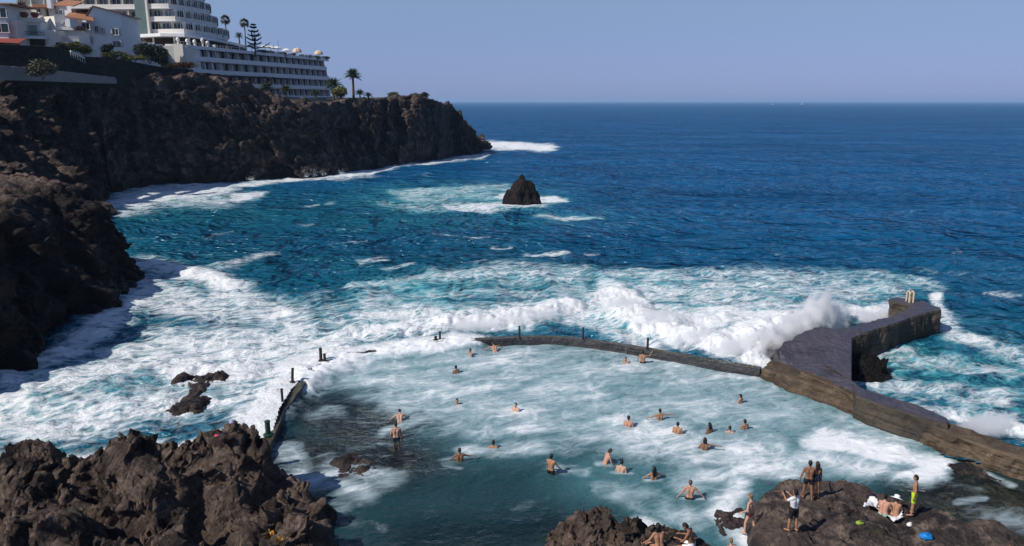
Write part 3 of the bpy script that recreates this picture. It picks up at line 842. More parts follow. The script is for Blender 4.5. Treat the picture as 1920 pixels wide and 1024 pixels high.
def long_wall(name, line, width, top, bottom, mat, seed, step=.16, rag=.05):
    """a run of low wall with worn edges; line = (x, y[, top z[, width]])"""
    s, Q = resample_line(line, step); Q = smooth_line(Q, 4)
    T = np.gradient(Q[:, :2], axis=0); T /= np.linalg.norm(T, axis=1)[:, None]
    N = np.stack([T[:, 1], -T[:, 0]], 1)
    tz = Q[:, 2] if Q.shape[1] > 2 else np.full(len(Q), top)
    wd = Q[:, 3] if Q.shape[1] > 3 else np.full(len(Q), width)
    prof = [(-.5, 0), (-.52, .35), (-.5, .7), (-.49, .94), (-.45, 1), (-.2, 1.0), (.05, 1.0), (.3, 1.0), (.45, 1.0), (.49, .94), (.5, .7), (.52, .35), (.5, 0)]
    P = np.zeros((len(Q), len(prof), 3))
    for j, (a, b) in enumerate(prof):
        zz = bottom + (tz - bottom) * b
        off = a * wd
        n_ = vn(s / .7, 0 * s + j * .6, 0 * s, seed) + .6 * vn(s / .25, 0 * s + j * 1.1, 0 * s, seed + 2)
        P[:, j, :2] = Q[:, :2] + N * (off + rag * n_ * (1 if abs(a) > .4 else 0))[:, None]
        P[:, j, 2] = zz + (rag * .6 * n_ if b > .9 else 0)
    return grid_mesh(name, P, mat, smooth=False)

wl = [(p.x, p.y, WALL_Z, .62) for p in wall_line]
wl[0] = (*wl[0][:2], .35, .5); wl[1] = (*wl[1][:2], .38, .5); wl[2] = (*wl[2][:2], .38, .7); wl[3] = (*wl[3][:2], .50, 1.2); wl[4] = (*wl[4][:2], .56, .8); wl[5] = (*wl[5][:2], .56, .8)
o = long_wall('pool_wall', wl, .62, WALL_Z, -2.2, M_WALL, 4)
tag(o, 'long curved concrete wall holding the sea back from the pool', 'sea wall')

def pxpoly(pts, z):
    return [(at(x, y, z).x, at(x, y, z).y) for x, y in pts]

def block(name, poly, z0, z1, mat, seed, parent=None, rag=.10, step=.3, taper=.12):
    """a concrete mass with broken edges and a slightly uneven top"""
    poly = [tuple(p) if len(p) > 2 else (p[0], p[1], z1) for p in poly]
    n = len(poly); pts = []
    for i in range(n):
        a = np.array(poly[i]); b = np.array(poly[(i + 1) % n]); m = max(1, int(np.linalg.norm(b - a) / step))
        for k in range(m): pts.append(a + (b - a) * k / m)
    Q3 = np.array(pts); Q = Q3[:, :2]; ZT = Q3[:, 2]
    area = np.sum(Q[:, 0] * np.roll(Q[:, 1], -1) - np.roll(Q[:, 0], -1) * Q[:, 1])
    if area < 0: Q = Q[::-1].copy(); ZT = ZT[::-1].copy()
    T = np.roll(Q, -1, 0) - np.roll(Q, 1, 0); T /= np.linalg.norm(T, axis=1)[:, None] + 1e-9
    N = np.stack([T[:, 1], -T[:, 0]], 1)
    lev = [0, .25, .5, .72, .88, .97, 1.0]
    bm = bmesh.new(); rings = []
    for j, l in enumerate(lev):
        nn = vn(Q[:, 0] / .8, Q[:, 1] / .8, np.full(len(Q), l * 3.0), seed) + .7 * vn(Q[:, 0] / .3, Q[:, 1] / .3, np.full(len(Q), l * 6.0), seed + 1)
        off = taper * (1 - l) + rag * nn * (1.0 if l < .97 else .55)
        if l == 1.0: off = off - .06
        zz = z0 + (ZT - z0) * l
        rings.append([bm.verts.new((Q[i, 0] + N[i, 0] * off[i], Q[i, 1] + N[i, 1] * off[i], zz[i] + (.03 * nn[i] if l > .9 else 0))) for i in range(len(Q))])
    m = len(Q)
    for a, b in zip(rings[:-1], rings[1:]):
        for i in range(m): bm.faces.new((a[i], a[(i + 1) % m], b[(i + 1) % m], b[i]))
    top = bm.faces.new(rings[-1])
    bmesh.ops.triangulate(bm, faces=[top])
    me = bpy.data.meshes.new(name); bm.to_mesh(me); bm.free(); me.materials.append(mat)
    o = bpy.data.objects.new(name, me); COL.objects.link(o)
    if parent: o.parent = parent
    return o

pier = thing('pier', 'dark broken concrete pier with a cranked arm, surf breaking against it', 'pier', (0, 0, 0))
A = [(1445, 674), (1453, 657), (1486, 633), (1508, 620), (1536, 612), (1583, 618), (1604, 623), (1616, 628), (1592, 636), (1566, 647),
     (1546, 663), (1549, 677), (1568, 698), (1597, 713), (1622, 730), (1601, 741), (1568, 724), (1508, 698), (1471, 683)]
AZ = [.85, 1.3, 1.6, 1.8, 1.9, 1.9, 1.9, 1.9, 1.85, 1.75, 1.6, 1.5, 1.35, 1.3, 1.25, 1.12, 1.08, 1.0, .85]
block('landing', [tuple(at(x, y, z)) for (x, y), z in zip(A, AZ)], -2.5, 2.0, M_PIER, 5, pier, .20, .2)
B = [(1578, 617), (1640, 599), (1683, 589), (1705, 577), (1700, 572), (1668, 564), (1667, 560), (1683, 557), (1731, 564.5), (1762, 575.5),
     (1764, 582), (1746, 584), (1709, 595), (1690, 602.5), (1640, 619), (1612, 626)]
block('arm', pxpoly(B, 1.85), -2.5, 1.85, M_PIER, 9, pier, .17, .2)
# worn strip of wall top that runs on from the pier towards the shore, then the low lit ledge beside the pool
st_ = [(1600, 722), (1627, 731), (1694, 752), (1731, 763), (1779, 784), (1775, 795), (1731, 783), (1694, 772), (1640, 755), (1605, 742)]
block('wall_top', pxpoly(st_, 1.35), -2.0, 1.35, M_PIER, 12, pier, .16, .2)
led = thing('sea_wall', 'brown stone sea wall with a stepped ledge between the pool and the surf', 'sea wall', (0, 0, 0))
L_in = [(1430, 690), (1486, 708), (1531, 722), (1594, 745), (1664, 777), (1709, 799), (1779, 832), (1842, 850), (1925, 872), (2060, 910)]
L_out = [(2060, 893), (1990, 868), (1917, 845), (1842, 819), (1775, 794), (1694, 771), (1625, 748), (1568, 722), (1508, 697), (1445, 674)]
block('ledge', [tuple(at(x, y, .90 if 1480 < x < 1605 else .66)) for x, y in L_in + L_out], -2.2, .78, M_LEDGE, 15, led, .20, .2, taper=.25)
U_in = [(1500, 697), (1568, 725), (1601, 743), (1664, 766), (1731, 789), (1779, 812), (1842, 836), (1925, 862), (2060, 903)]
U_out = [(2060, 888), (1990, 862), (1917, 838), (1842, 812), (1775, 788), (1694, 764), (1625, 740), (1568, 716), (1508, 692)]
block('upper_course', pxpoly(U_in + U_out, 1.12), -2.0, 1.12, M_LEDGE, 19, led, .18, .2, taper=.1)

# marker posts
def post(px, py, z, h, mat, label, r_=.07, cap=False, lean=(0, 0), name='post'):
    p = at(px, py, z)
    t = thing(name, label, 'post', p, 0, 'marker posts along the pool wall')
    m = MB(); m.tube([(0, 0, -.15), (lean[0] * .5, lean[1] * .5, h * .5), (lean[0], lean[1], h)], [r_, r_, r_ * .95], 10)
    m.build('shaft', mat, t)
    f = MB(); f.lathe([(r_ * 2.0, -.04), (r_ * 2.0, .03), (r_ * 1.4, .06), (r_ * 1.02, .07)], n=10); f.build('collar', mat, t)
    c_ = MB(); c_.lathe([(r_ * 1.15, h - .02), (r_ * 1.2, h + .02), (r_ * .7, h + .06), (.01, h + .075)], (lean[0], lean[1], 0), 10); c_.build('cap', mat, t)
    return t
post(486, 862, .5, 1.15, M_GREENPOST, 'dark green post beside the lava outcrop at the near end of the pool wall', .13)
post(503, 815, .45, .72, M_GREENPOST, 'short green post on the pool wall just beyond the outcrop', .13)
post(530, 757, .5, .85, M_POST, 'black post on the bare triangular end slab of the pool wall', .07)
post(548, 716, .6, .80, M_POST, 'leaning dark post on the wall between the slab and the paired stumps', .08, lean=(.06, .05))
post(602, 676, .6, .80, M_POST, 'rusty twin stump on the bend of the foaming wall', .10)
post(609, 677, .6, .45, M_POST, 'low stump beside the rusty post on the bend of the wall', .09)
post(825, 637, .62, .55, M_POST, 'thin dark post half buried in foam pouring over the wall', .08)
post(817, 638, .62, .25, M_POST, 'tiny stub in the foam beside the thin half buried post', .10)
post(974, 634, .5, .85, M_POST, 'slim dark post on the far wall, left one of the two on the mossy stretch', .07)
post(1093, 637, .5, .85, M_POST, 'slim dark post on the far wall where the mossy stretch ends', .07)
post(1214, 656, .5, .80, M_POST, 'dark post held by the bather leaning on the far wall', .08)
lad = thing('ladder', 'pair of short cream bathing ladder rails on the tip of the pier', 'ladder', at(1706, 566, 1.85))
for dx in (-.15, .15):
    m = MB(); m.tube([(dx, .25, -.1), (dx, .25, .70), (dx, .18, .8), (dx, -.02, .82), (dx, -.15, .7), (dx, -.2, -.1)], .07, 10); m.build('handrail', M_CREAM, lad)
m = MB(); m.tube([(-.15, .25, .3), (.15, .25, .3)], .03, 8); m.build('rung', M_CREAM, lad)
# ------------------------------------------------------------------ hotel and houses
M_WHITE = simple('white_render', (.82, .81, .79), .8, .06, .4, geo=True)
M_CREAMW = simple('cream_render', (.80, .75, .66), .8, .06, .4, geo=True)
M_SLAB = simple('balcony_white', (.84, .84, .84), .7, .05, .5, geo=True)
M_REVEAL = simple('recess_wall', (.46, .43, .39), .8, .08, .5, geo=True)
M_GLASS = simple('dark_glass', (.012, .016, .020), .12, .3, .6, spec=.5)
M_CURT = simple('curtained_glass', (.16, .15, .13), .25, .3, .6, spec=.5)
M_TEALG = simple('green_glass', (.16, .22, .20), .25, .2, .6, spec=.5)
M_TILE = simple('terracotta_tile', (.42, .19, .10), .85, .25, 2.5, .05, geo=True)
M_RED = simple('red_awning', (.28, .055, .035), .85, .2, 2)
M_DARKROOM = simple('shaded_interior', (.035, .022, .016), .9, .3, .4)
M_RET = concrete('retaining_stone', (.013, .011, .011), (.032, .027, .026), (.020, .024, .010), .9, .2)
M_PARA = simple('grey_parapet', (.24, .23, .22), .9, .15, .8, .03, geo=True)
M_RAILW = simple('white_rail', (.70, .70, .68), .6, .05, 2)
M_EARTH = simple('terrace_soil', (.085, .068, .050), .95, .3, .3, .05, geo=True)
M_ORANGE = simple('orange_fabric', (.78, .58, .40), .8, .1, 3)
M_CANVAS = simple('white_canvas', (.82, .80, .76), .8, .05, 3)

def V2(p): return Vector((p[0], p[1], 0))

def terrain_sheet(name, outline, z, mat, seed, res=2.0):
    xs = [p[0] for p in outline]; ys = [p[1] for p in outline]
    gx = np.arange(min(xs), max(xs) + res, res); gy = np.arange(min(ys), max(ys) + res, res)
    X, Y = np.meshgrid(gx, gy, indexing='ij')
    Z = z(X, Y) + .25 * fbm(X / 4, Y / 4, 0 * X, 3, seed)
    return tag(grid_mesh(name, np.stack([X, Y, Z], -1), mat, inside(X, Y, outline)), kind='structure')

def facade(parent, A, B, z0, h, bays, inward, depth=1.6, band=1.15, win=(.52, .80), wmat=None, wallmat=None, side=0.5, curtain=()):
    """one storey of balconies along A->B. inward: unit vector into the building.
    bays: list of (start, end) fractions between partition walls."""
    A = V2(A); B = V2(B); L = (B - A).length; t = (B - A) / L; n = Vector((inward[0], inward[1], 0))
    rz = math.atan2(t.y, t.x)
    m = MB()
    mid = (A + B) / 2
    m.box(mid + n * .10 + Vector((0, 0, z0 + band / 2 - .15)), (L, .20, band), rz)          # parapet
    m.box(mid + n * (depth / 2 + .21) + Vector((0, 0, z0 - .13)), (L - .02, depth, .24), rz)  # floor slab
    m.build('balcony', M_SLAB, parent)
    for f in sorted({b[0] for b in bays} | {b[1] for b in bays}):
        c_ = A + t * (L * f)
        a0 = c_ + n * .25; a1 = c_ + n * depth
        q = t * .11; p = MB()
        zb, zt = z0 - .005, z0 + h - .26
        # partition slopes back towards its foot
        vs = [a1 - q, a1 + q, a0 - q, a0 + q]
        ztop = zt
        pts = [vs[0] + Vector((0, 0, zb)), vs[1] + Vector((0, 0, zb)), vs[3] + Vector((0, 0, zb)), vs[2] + Vector((0, 0, zb)),
               vs[0] + Vector((0, 0, ztop)), vs[1] + Vector((0, 0, ztop)), vs[3] + n * .55 + Vector((0, 0, ztop)), vs[2] + n * .55 + Vector((0, 0, ztop))]
        p.add(pts, [[0, 1, 2, 3], [7, 6, 5, 4], [0, 4, 5, 1], [1, 5, 6, 2], [2, 6, 7, 3], [3, 7, 4, 0]])
        p.build('partition', wallmat or M_WHITE, parent)
    for k, (f0, f1) in enumerate(bays):
        w0 = f0 + (f1 - f0) * .30; w1 = f0 + (f1 - f0) * .93
        c_ = A + t * (L * (w0 + w1) / 2) + n * (depth + .16)
        wd = L * (w1 - w0)
        g_ = MB(); g_.box(c_ + Vector((0, 0, z0 + 1.40)), (wd, .10, 2.64), rz)
        f_ = g_.build('window', (M_CURT if k in curtain else (wmat or M_GLASS)), parent)
        fr = MB()
        for dx in (-wd / 2, 0, wd / 2): fr.box(c_ - n * .07 + t * dx + Vector((0, 0, z0 + 1.40)), (.07, .05, 2.64), rz)
        fr.build('window_frame', M_WHITE, f_)

def wall_run(parent, A, B, z0, z1, thick, inward, mat, name='wall', off=0.0):
    A = V2(A); B = V2(B); n = Vector((inward[0], inward[1], 0)); t = (B - A).normalized()
    m = MB(); m.box((A + B) / 2 + n * (off + thick / 2) + Vector((0, 0, (z0 + z1) / 2)), ((B - A).length, thick, z1 - z0), math.atan2(t.y, t.x))
    return m.build(name, mat, parent)

# --- the long seaward wing
ZR = 30.0
LA, LB = aty(340, 94, 186), aty(612, 117, 248)
tdir = (V2(LB) - V2(LA)).normalized(); win_in = Vector((-tdir.y, tdir.x, 0))
if win_in.x > 0: win_in = -win_in
wing = thing('hotel_wing', 'long white hotel wing with rows of balconies stepping along the cliff top', 'building', (0, 0, 0))
Lw = (V2(LB) - V2(LA)).length
FH = 3.06
for k in range(4):
    zt = ZR - 1.15 + .15 - k * FH       # top of the opening below the band above
    z0 = ZR - (k + 1) * FH
    ext = [0, 1.4, 2.6, 2.6][k]
    a = V2(LA); b = V2(LB) + tdir * ext
    Lk = (b - a).length
    bays = []
    x = 7.5 + k * 1.2
    bays.append((x / Lk, (x + 2.6) / Lk)); x += 3.0; bays.append((x / Lk, (x + 2.6) / Lk)); x += 3.4
    nwide = 5 if k else 5
    for i in range(nwide): bays.append((x / Lk, (x + 4.1) / Lk)); x += 4.1
    nn = 10
    wn = (Lk - x - .4) / nn
    for i in range(nn): bays.append((x / Lk, (x + wn) / Lk)); x += wn
    facade(wing, a, b, z0, FH, bays, win_in, 1.7, 1.08)
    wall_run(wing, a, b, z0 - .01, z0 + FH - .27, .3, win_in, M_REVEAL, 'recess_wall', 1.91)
    # blank white end by the tower and the rounded seaward end
    e = MB(); c_ = a + tdir * 3.4 + win_in * 1.05
    e.box(c_ + Vector((0, 0, z0 + FH / 2 - .15)), (6.6, 1.6, FH - .3), math.atan2(tdir.y, tdir.x)); e.build('end_wall', M_WHITE, wing)
    e = MB(); c_ = b - tdir * .06 + win_in * 5.0
    e.box(c_ + Vector((0, 0, z0 + FH / 2 - .15)), (.3, 6.0, FH - .3), math.atan2(tdir.y, tdir.x)); e.build('end_wall', M_WHITE, wing)
    e = MB()
    pts = [b + win_in * 0, b + win_in * 9, b + win_in * 8 + tdir * 1.8, b + win_in * 1.2 + tdir * 1.6]
    e.prism([(p.x, p.y) for p in pts], z0 - .25, z0 + 1.0); e.build('end_balcony', M_SLAB, wing)
body = MB()
pts = [V2(LA) + win_in * 2.25, V2(LB) + win_in * 2.25, V2(LB) + win_in * 14, V2(LA) + win_in * 14]
body.prism([(p.x, p.y) for p in pts], 14, ZR - .3); body.build('body', M_WHITE, wing)
rb = MB()
rb.box((V2(LA) + V2(LB)) / 2 + win_in * .1 + Vector((0, 0, ZR + .02)), (Lw + 3, .22, .80), math.atan2(tdir.y, tdir.x)); rb.build('roof_parapet', M_SLAB, wing)
rf = MB(); pts = [V2(LA) + win_in * .2, V2(LB) + win_in * .2 + tdir * 1, V2(LB) + win_in * 14.5, V2(LA) + win_in * 14.5]
rf.prism([(p.x, p.y) for p in pts], ZR - .29, ZR - .1); rf.build('roof_terrace', M_PARA, wing)
blk = MB(); c_ = aty(328, 108, 184)
blk.box((c_.x, c_.y + 4, 28.2), (4.2, 8, 4.2)); blk.build('stair_block', M_CREAMW, wing)
rr = MB()
for i in range(60):
    p = V2(LA) + tdir * (Lw * i / 59) + win_in * .1
    rr.box(p + Vector((0, 0, ZR + .72)), (.05, .05, .7), 0)
rr.box((V2(LA) + V2(LB)) / 2 + win_in * .1 + Vector((0, 0, ZR + 1.0)), (Lw, .07, .07), math.atan2(tdir.y, tdir.x)); rr.build('roof_railing', M_RAILW, wing)

# --- the stepped tower
TY = 197.0
tower = thing('hotel_tower', 'tall stepped cream hotel tower with curved balcony bands above the terrace', 'building', (0, 0, 0))
z_can = aty(330, 66, TY).z
TF = 3.02
def tw(px, Y): return aty(px, 60, Y)
for k in range(6):
    z0 = z_can + .55 + k * TF
    cx = [345, 331, 321, 312, 303, 294][k]; ex = [427, 408, 397, 388, 379, 370][k]; eY = [217, 213, 210, 208, 206, 204][k]
    lft = tw(40, TY + 1); cor = tw(cx, TY - 1.2); pre = tw(cx - 62, TY); end = tw(ex, eY)
    lx = V2(lft); pr = V2(pre); co_ = V2(cor); en = V2(end)
    m = MB()   # curved band: left flank, bowed corner, right flank
    line = [lx, pr]
    for i in range(1, 8):
        u = i / 8; line.append(pr * (1 - u) ** 2 + (pr * .35 + co_ * .65 + Vector((0, -.8, 0))) * 2 * u * (1 - u) + co_ * u * u)
    line.append(co_); cq = co_ * .6 + en * .4 + Vector((1.2, -1.0, 0))
    for i in range(1, 8):
        u = i / 8; line.append(co_ * (1 - u) ** 2 + cq * 2 * u * (1 - u) + en * u * u)
    line.append(en)
    inner = [p + Vector((-.2, 8, 0)) for p in line[::-1]]
    m.prism([(p.x, p.y) for p in line] + [(lx.x, lx.y + 22), ][::-1] if False else [(p.x, p.y) for p in line] + [(en.x - 16, en.y + 14), (lx.x, lx.y + 26)], z0 - .3, z0 + .02)
    m.build('floor_slab', M_SLAB, tower)
    par = MB()
    for a_, b_ in zip(line[:-1], line[1:]):
        t_ = (b_ - a_); L_ = t_.length; nn = Vector((-t_.y, t_.x, 0)).normalized()
        par.box((a_ + b_) / 2 + nn * .12 + Vector((0, 0, z0 + .45)), (L_ + .10, .18, .85), math.atan2(t_.y, t_.x))
    par.build('balcony_band', M_CREAMW, tower)
    # storey wall set back, with its windows
    back = [p + Vector((-.35, 1.5, 0)) for p in line]
    wmb = MB(); wmb.prism([(p.x, p.y) for p in back] + [(en.x - 17, en.y + 13), (lx.x + .2, lx.y + 25)], z0 + .03, z0 + TF - .31); wmb.build('wall', M_CREAMW, tower)
    runs = [(back[0], back[1], 9), (back[1] , back[9], 3), (back[9], back[-1], 6)]
    for q, (a_, b_, nw) in enumerate(runs):
        t_ = b_ - a_; L_ = t_.length; t_.normalize(); nn = Vector((t_.y, -t_.x, 0))
        for i in range(nw):
            c_ = a_ + t_ * (L_ * (i + .5) / nw) + nn * (.08 if q != 1 else .55)
            if q == 2: c_ += nn * .75 * math.sin(math.pi * (i + .5) / nw)
            if q == 0 and i < 3: continue
            ww = min(2.3, L_ / nw * .62)
            g_ = MB(); g_.box(c_ + Vector((0, 0, z0 + 1.25)), (ww, .14 if q == 0 else .5, 2.0), math.atan2(t_.y, t_.x))
            mt = M_CURT if (q == 0 and (i + k) % 3) else (M_TEALG if (q == 1 and i == 2 and k in (1, 2)) else M_GLASS)
            f_ = g_.build('window', mt, tower)
            fr = MB()
            for dx in (-ww / 2, 0, ww / 2): fr.box(c_ + nn * (.1 if q == 0 else .28) + t_ * dx + Vector((0, 0, z0 + 1.25)), (.08, .06, 2.0), math.atan2(t_.y, t_.x))
            fr.build('window_frame', M_WHITE, f_)
    # balcony dividers on the left flank
    for i in range(10):
        dv = MB()
        c_ = lx + (pr - lx) * (i / 9) + Vector((0, .85, 0)); dv.box(c_ + Vector((0, 0, z0 + TF / 2 - .15)), (.2, 1.2, TF - .35)); dv.build('divider', M_CREAMW, tower)
    for i in range(1, 6):
        dv = MB()
        c_ = co_ + (en - co_) * (i / 6) + Vector((.15, .5, 0)); dv.box(c_ + Vector((0, 0, z0 + TF / 2 - .15)), (.2, 1.0, TF - .35), .5); dv.build('divider', M_CREAMW, tower)
cy = MB(); c_ = aty(268, 60, TY - .9); cy.box((c_.x, c_.y, z_can + 10), (2.6, .5, 19.6)); cy.build('stair_glazing', M_TEALG, tower)
cy = MB(); cy.box((c_.x + 1.75, c_.y - .1, z_can + 10), (.5, .9, 19.8)); cy.build('pilaster', M_CREAMW, tower)
# canopy over the restaurant, glazing and columns
cl = [tw(258, TY - 3), tw(300, TY - 6), tw(345, TY - 5), tw(400, 206), tw(440, 222), tw(458, 232)]
poly = [(p.x, p.y) for p in cl] + [(cl[-1].x - 14, cl[-1].y + 10), (cl[0].x, cl[0].y + 20)]
cm = MB(); cm.prism(poly, z_can - .75, z_can - .02); cm.build('canopy', M_SLAB, tower)
ins = [(p.x - .8, p.y + 3.2) for p in cl] + [(cl[-1].x - 13, cl[-1].y + 10), (cl[0].x + 1, cl[0].y + 19)]
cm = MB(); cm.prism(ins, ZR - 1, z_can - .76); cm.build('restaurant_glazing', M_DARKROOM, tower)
cm = MB()
for u in (.12, .3, .42, .55, .7, .85):
    i = u * (len(cl) - 1); a_ = cl[int(i)].lerp(cl[int(i) + 1], i % 1); cm = MB(); cm.tube([(a_.x - .3, a_.y + 1.5, ZR - 1), (a_.x - .3, a_.y + 1.5, z_can - .75)], .22, 10); cm.build('column', M_CREAMW, tower)
ter = MB(); ter.prism([(tw(232, 184).x, 182), (tw(345, 184).x, 184.5), (V2(LA).x, V2(LA).y), (tw(400, 214).x - 6, 218), (tw(232, 210).x, 214)], 22, ZR - .12); ter.build('podium', M_CREAMW, tower)
for (p0, p1, za, zb) in (((230, 176), (262, 178), 24, 30.6), ((262, 178), (290, 180), 24, 28.6)):
    a_, b_ = aty(p0[0], 100, p0[1]), aty(p1[0], 100, p1[1])
    m = MB(); m.prism([(a_.x, a_.y), (b_.x, b_.y), (b_.x, b_.y + 7), (a_.x, a_.y + 7)], za, zb); m.build('side_block', M_CREAMW, tower)
m = MB(); p0 = aty(283, 92, 181); p1 = aty(300, 98, 183)
m.prism([(p0.x, p0.y), (p1.x, p1.y), (p1.x, p1.y + 1.5), (p0.x, p0.y + 1.5)], 26, 30.2); m.build('ramp_wall', M_WHITE, tower)

# --- white finials along the terrace edge
for i, (px, py) in enumerate([(342, 93), (366, 95), (382, 96), (399, 97), (409, 99), (423, 101)]):
    tt = ((px - 340) / (612 - 340)) ** 1.18
    p = V2(LA) + tdir * (Lw * tt * .82) + win_in * .9
    t = thing('finial', 'white urn on the terrace edge, ' + ['nearest the stair block', 'second from the stair block', 'in the middle of the row', 'the cream coloured tall one', 'just past the tall cream one', 'smallest at the seaward end'][i], 'urn', (p.x, p.y, ZR - .1), 0, 'urns along the terrace edge')
    k = [1, .95, .95, 1.25, .95, .6][i]
    m = MB(); m.lathe([(.34, 0), (.34, .25), (.22, .3), (.22, 1.0 * k), (.3, 1.06 * k), (.3, 1.12 * k)], n=12); m.build('pedestal', M_CREAMW if i == 3 else M_CANVAS, t)
    m = MB(); m.lathe([(.10, 1.12 * k), (.34, 1.3 * k), (.46, 1.6 * k), (.40, 1.9 * k), (.16, 2.12 * k), (.02, 2.18 * k)], n=14); m.build('bowl', M_CREAMW if i == 3 else M_CANVAS, t, smooth=True)

# --- parasols on the wing's roof
def parasol(loc, rad, h, mat, label, ball=False, tilt=0):
    t = thing('parasol', label, 'parasol', loc, tilt, 'parasols on the hotel roof terrace')
    m = MB(); m.tube([(0, 0, 0), (0, 0, h)], .05, 8); m.build('pole', M_RAILW, t)
    m = MB()
    if ball: prof = [(rad, h - .75), (rad * .98, h - .45), (rad * .8, h + .1), (rad * .45, h + .45), (.03, h + .6)]
    else: prof = [(rad, h - .55), (rad * .99, h - .42), (rad * .55, h - .05), (.04, h + .22)]
    m.lathe(prof, n=8); m.build('canopy', mat, t)
    m = MB(); m.lathe([(.35, 0), (.35, .12), (.08, .16)], n=10); m.build('base', M_PARA, t)
def roof_at(px, back_):
    best = None
    for i in range(400):
        p = V2(LA) + tdir * (Lw * i / 399) + win_in * back_
        q = survey(p.x, p.y, ZR)[0]
        if best is None or abs(q - px) < best[0]: best = (abs(q - px), p)
    return best[1] + Vector((0, 0, ZR - .1))
parasol(roof_at(472, 4.0), 2.0, 2.6, M_CANVAS, 'white parasol half hidden behind the trunk of the tiered pine')
parasol(roof_at(498, 2.6), 1.7, 2.7, M_CANVAS, 'white parasol just right of the tiered pine, lowest branch over it')
parasol(roof_at(509, 3.2), 1.3, 2.7, M_CANVAS, 'small white parasol second right of the tiered pine')
parasol(roof_at(520, 2.4), 1.4, 2.7, M_CANVAS, 'white parasol beside the thin flagpole on the roof')
parasol(roof_at(538, 2.6), 1.5, 2.4, M_CANVAS, 'flat white parasol left of the two orange domed ones')
parasol(roof_at(558, 2.4), 1.45, 2.5, M_ORANGE, 'orange and white domed parasol nearer the tower', True)
parasol(roof_at(598, 2.2), 1.45, 2.5, M_ORANGE, 'orange domed parasol at the seaward end of the roof', True)

# --- houses
zg = 27.0
def house_box(parent, px0, px1, Y, depth, ztop, zbot=25.0, mat=None, name='wall', skew=0.0):
    a_ = aty(px0, 90, Y); b_ = aty(px1, 90, Y + skew)
    m = MB(); m.prism([(a_.x, a_.y), (b_.x, b_.y), (b_.x - .3, b_.y + depth), (a_.x - .3, a_.y + depth)], zbot, ztop)
    return m.build(name, mat or M_WHITE, parent)
def zpy(py, Y): return aty(100, py, Y).z
def opening(parent, px0, px1, py0, py1, Y, mat, Yr=None, name='window', frame=True, dpt=.3):
    """a window or door on a frontal wall at distance Y(+slope)"""
    a_ = aty(px0, py1, Y); b_ = aty(px1, py0, Yr or Y)
    t_ = Vector((b_.x - a_.x, b_.y - a_.y, 0)); L_ = t_.length; rz = math.atan2(t_.y, t_.x)
    c_ = Vector(((a_.x + b_.x) / 2, (a_.y + b_.y) / 2, (a_.z + b_.z) / 2)); hh = b_.z - a_.z
    n = Vector((math.sin(rz), -math.cos(rz), 0))
    m = MB(); m.box(c_ + n * (-dpt / 2 + .05), (L_, dpt, hh), rz); w_ = m.build(name, mat, parent)
    if frame:
        m = MB()
        for s_ in (-1, 1): m.box(c_ + n * .08 + Vector((t_.x, t_.y, 0)).normalized() * s_ * (L_ / 2), (.10, .12, hh + .1), rz)
        m.box(c_ + n * .08, (.06, .08, hh), rz); m.box(c_ + n * .10 + Vector((0, 0, -hh / 2)), (L_ + .3, .22, .10), rz); m.box(c_ + n * .08 + Vector((0, 0, hh / 2)), (L_, .12, .10), rz)
        m.build('frame', M_WHITE, w_)
    return w_

# the big white house: gabled right block, long left block with arches and a tiled roof
H1 = thing('white_house', 'large white house with a gabled right block and terracotta roofs', 'house', (0, 0, 0))
Y1 = 166.0
a_, b_ = aty(168, 90, Y1), aty(233, 90, Y1 + 3)
zl, zp, zr = zpy(36, Y1), zpy(13, Y1 + 1), zpy(26, Y1 + 3)
pk = a_.lerp(b_, .25)
m = MB(); fr_ = [(a_.x, a_.y), (b_.x, b_.y)]
v = [(a_.x, a_.y, 24), (b_.x, b_.y, 24), (b_.x, b_.y, zr), (pk.x, pk.y, zp), (a_.x, a_.y, zl)]
dv_ = Vector((-1.5, 11, 0))
v2 = [tuple(Vector(q) + dv_) for q in v]
m.add(v + v2, [[0, 1, 2, 3, 4], [9, 8, 7, 6, 5], [0, 5, 6, 1], [1, 6, 7, 2], [0, 4, 9, 5], [2, 7, 8, 3], [3, 8, 9, 4]]); m.build('gable_block', M_WHITE, H1)
m = MB()
up = Vector((0, 0, .03)); th = Vector((0, 0, .22)); ov = Vector((.5, -.35, -.1))
for p_, q_ in ((Vector(v[3]), Vector(v[2]) + Vector((.6, 0, -.15))), (Vector(v[4]) + Vector((-.4, 0, -.2)), Vector(v[3]))):
    f_ = Vector((0.02, -.3, 0))
    top = [p_ + f_ + up, q_ + f_ + up, q_ + dv_ + up, p_ + dv_ + up]
    m.add([tuple(t_) for t_ in top] + [tuple(t_ + th) for t_ in top], [[3, 2, 1, 0], [4, 5, 6, 7], [0, 1, 5, 4], [1, 2, 6, 5], [2, 3, 7, 6], [3, 0, 4, 7]])
m.build('tiled_roof', M_TILE, H1)
house_box(H1, 100, 170, Y1 - 3, 10, zpy(41, Y1 - 3), 24, None, 'long_block', 2.6)
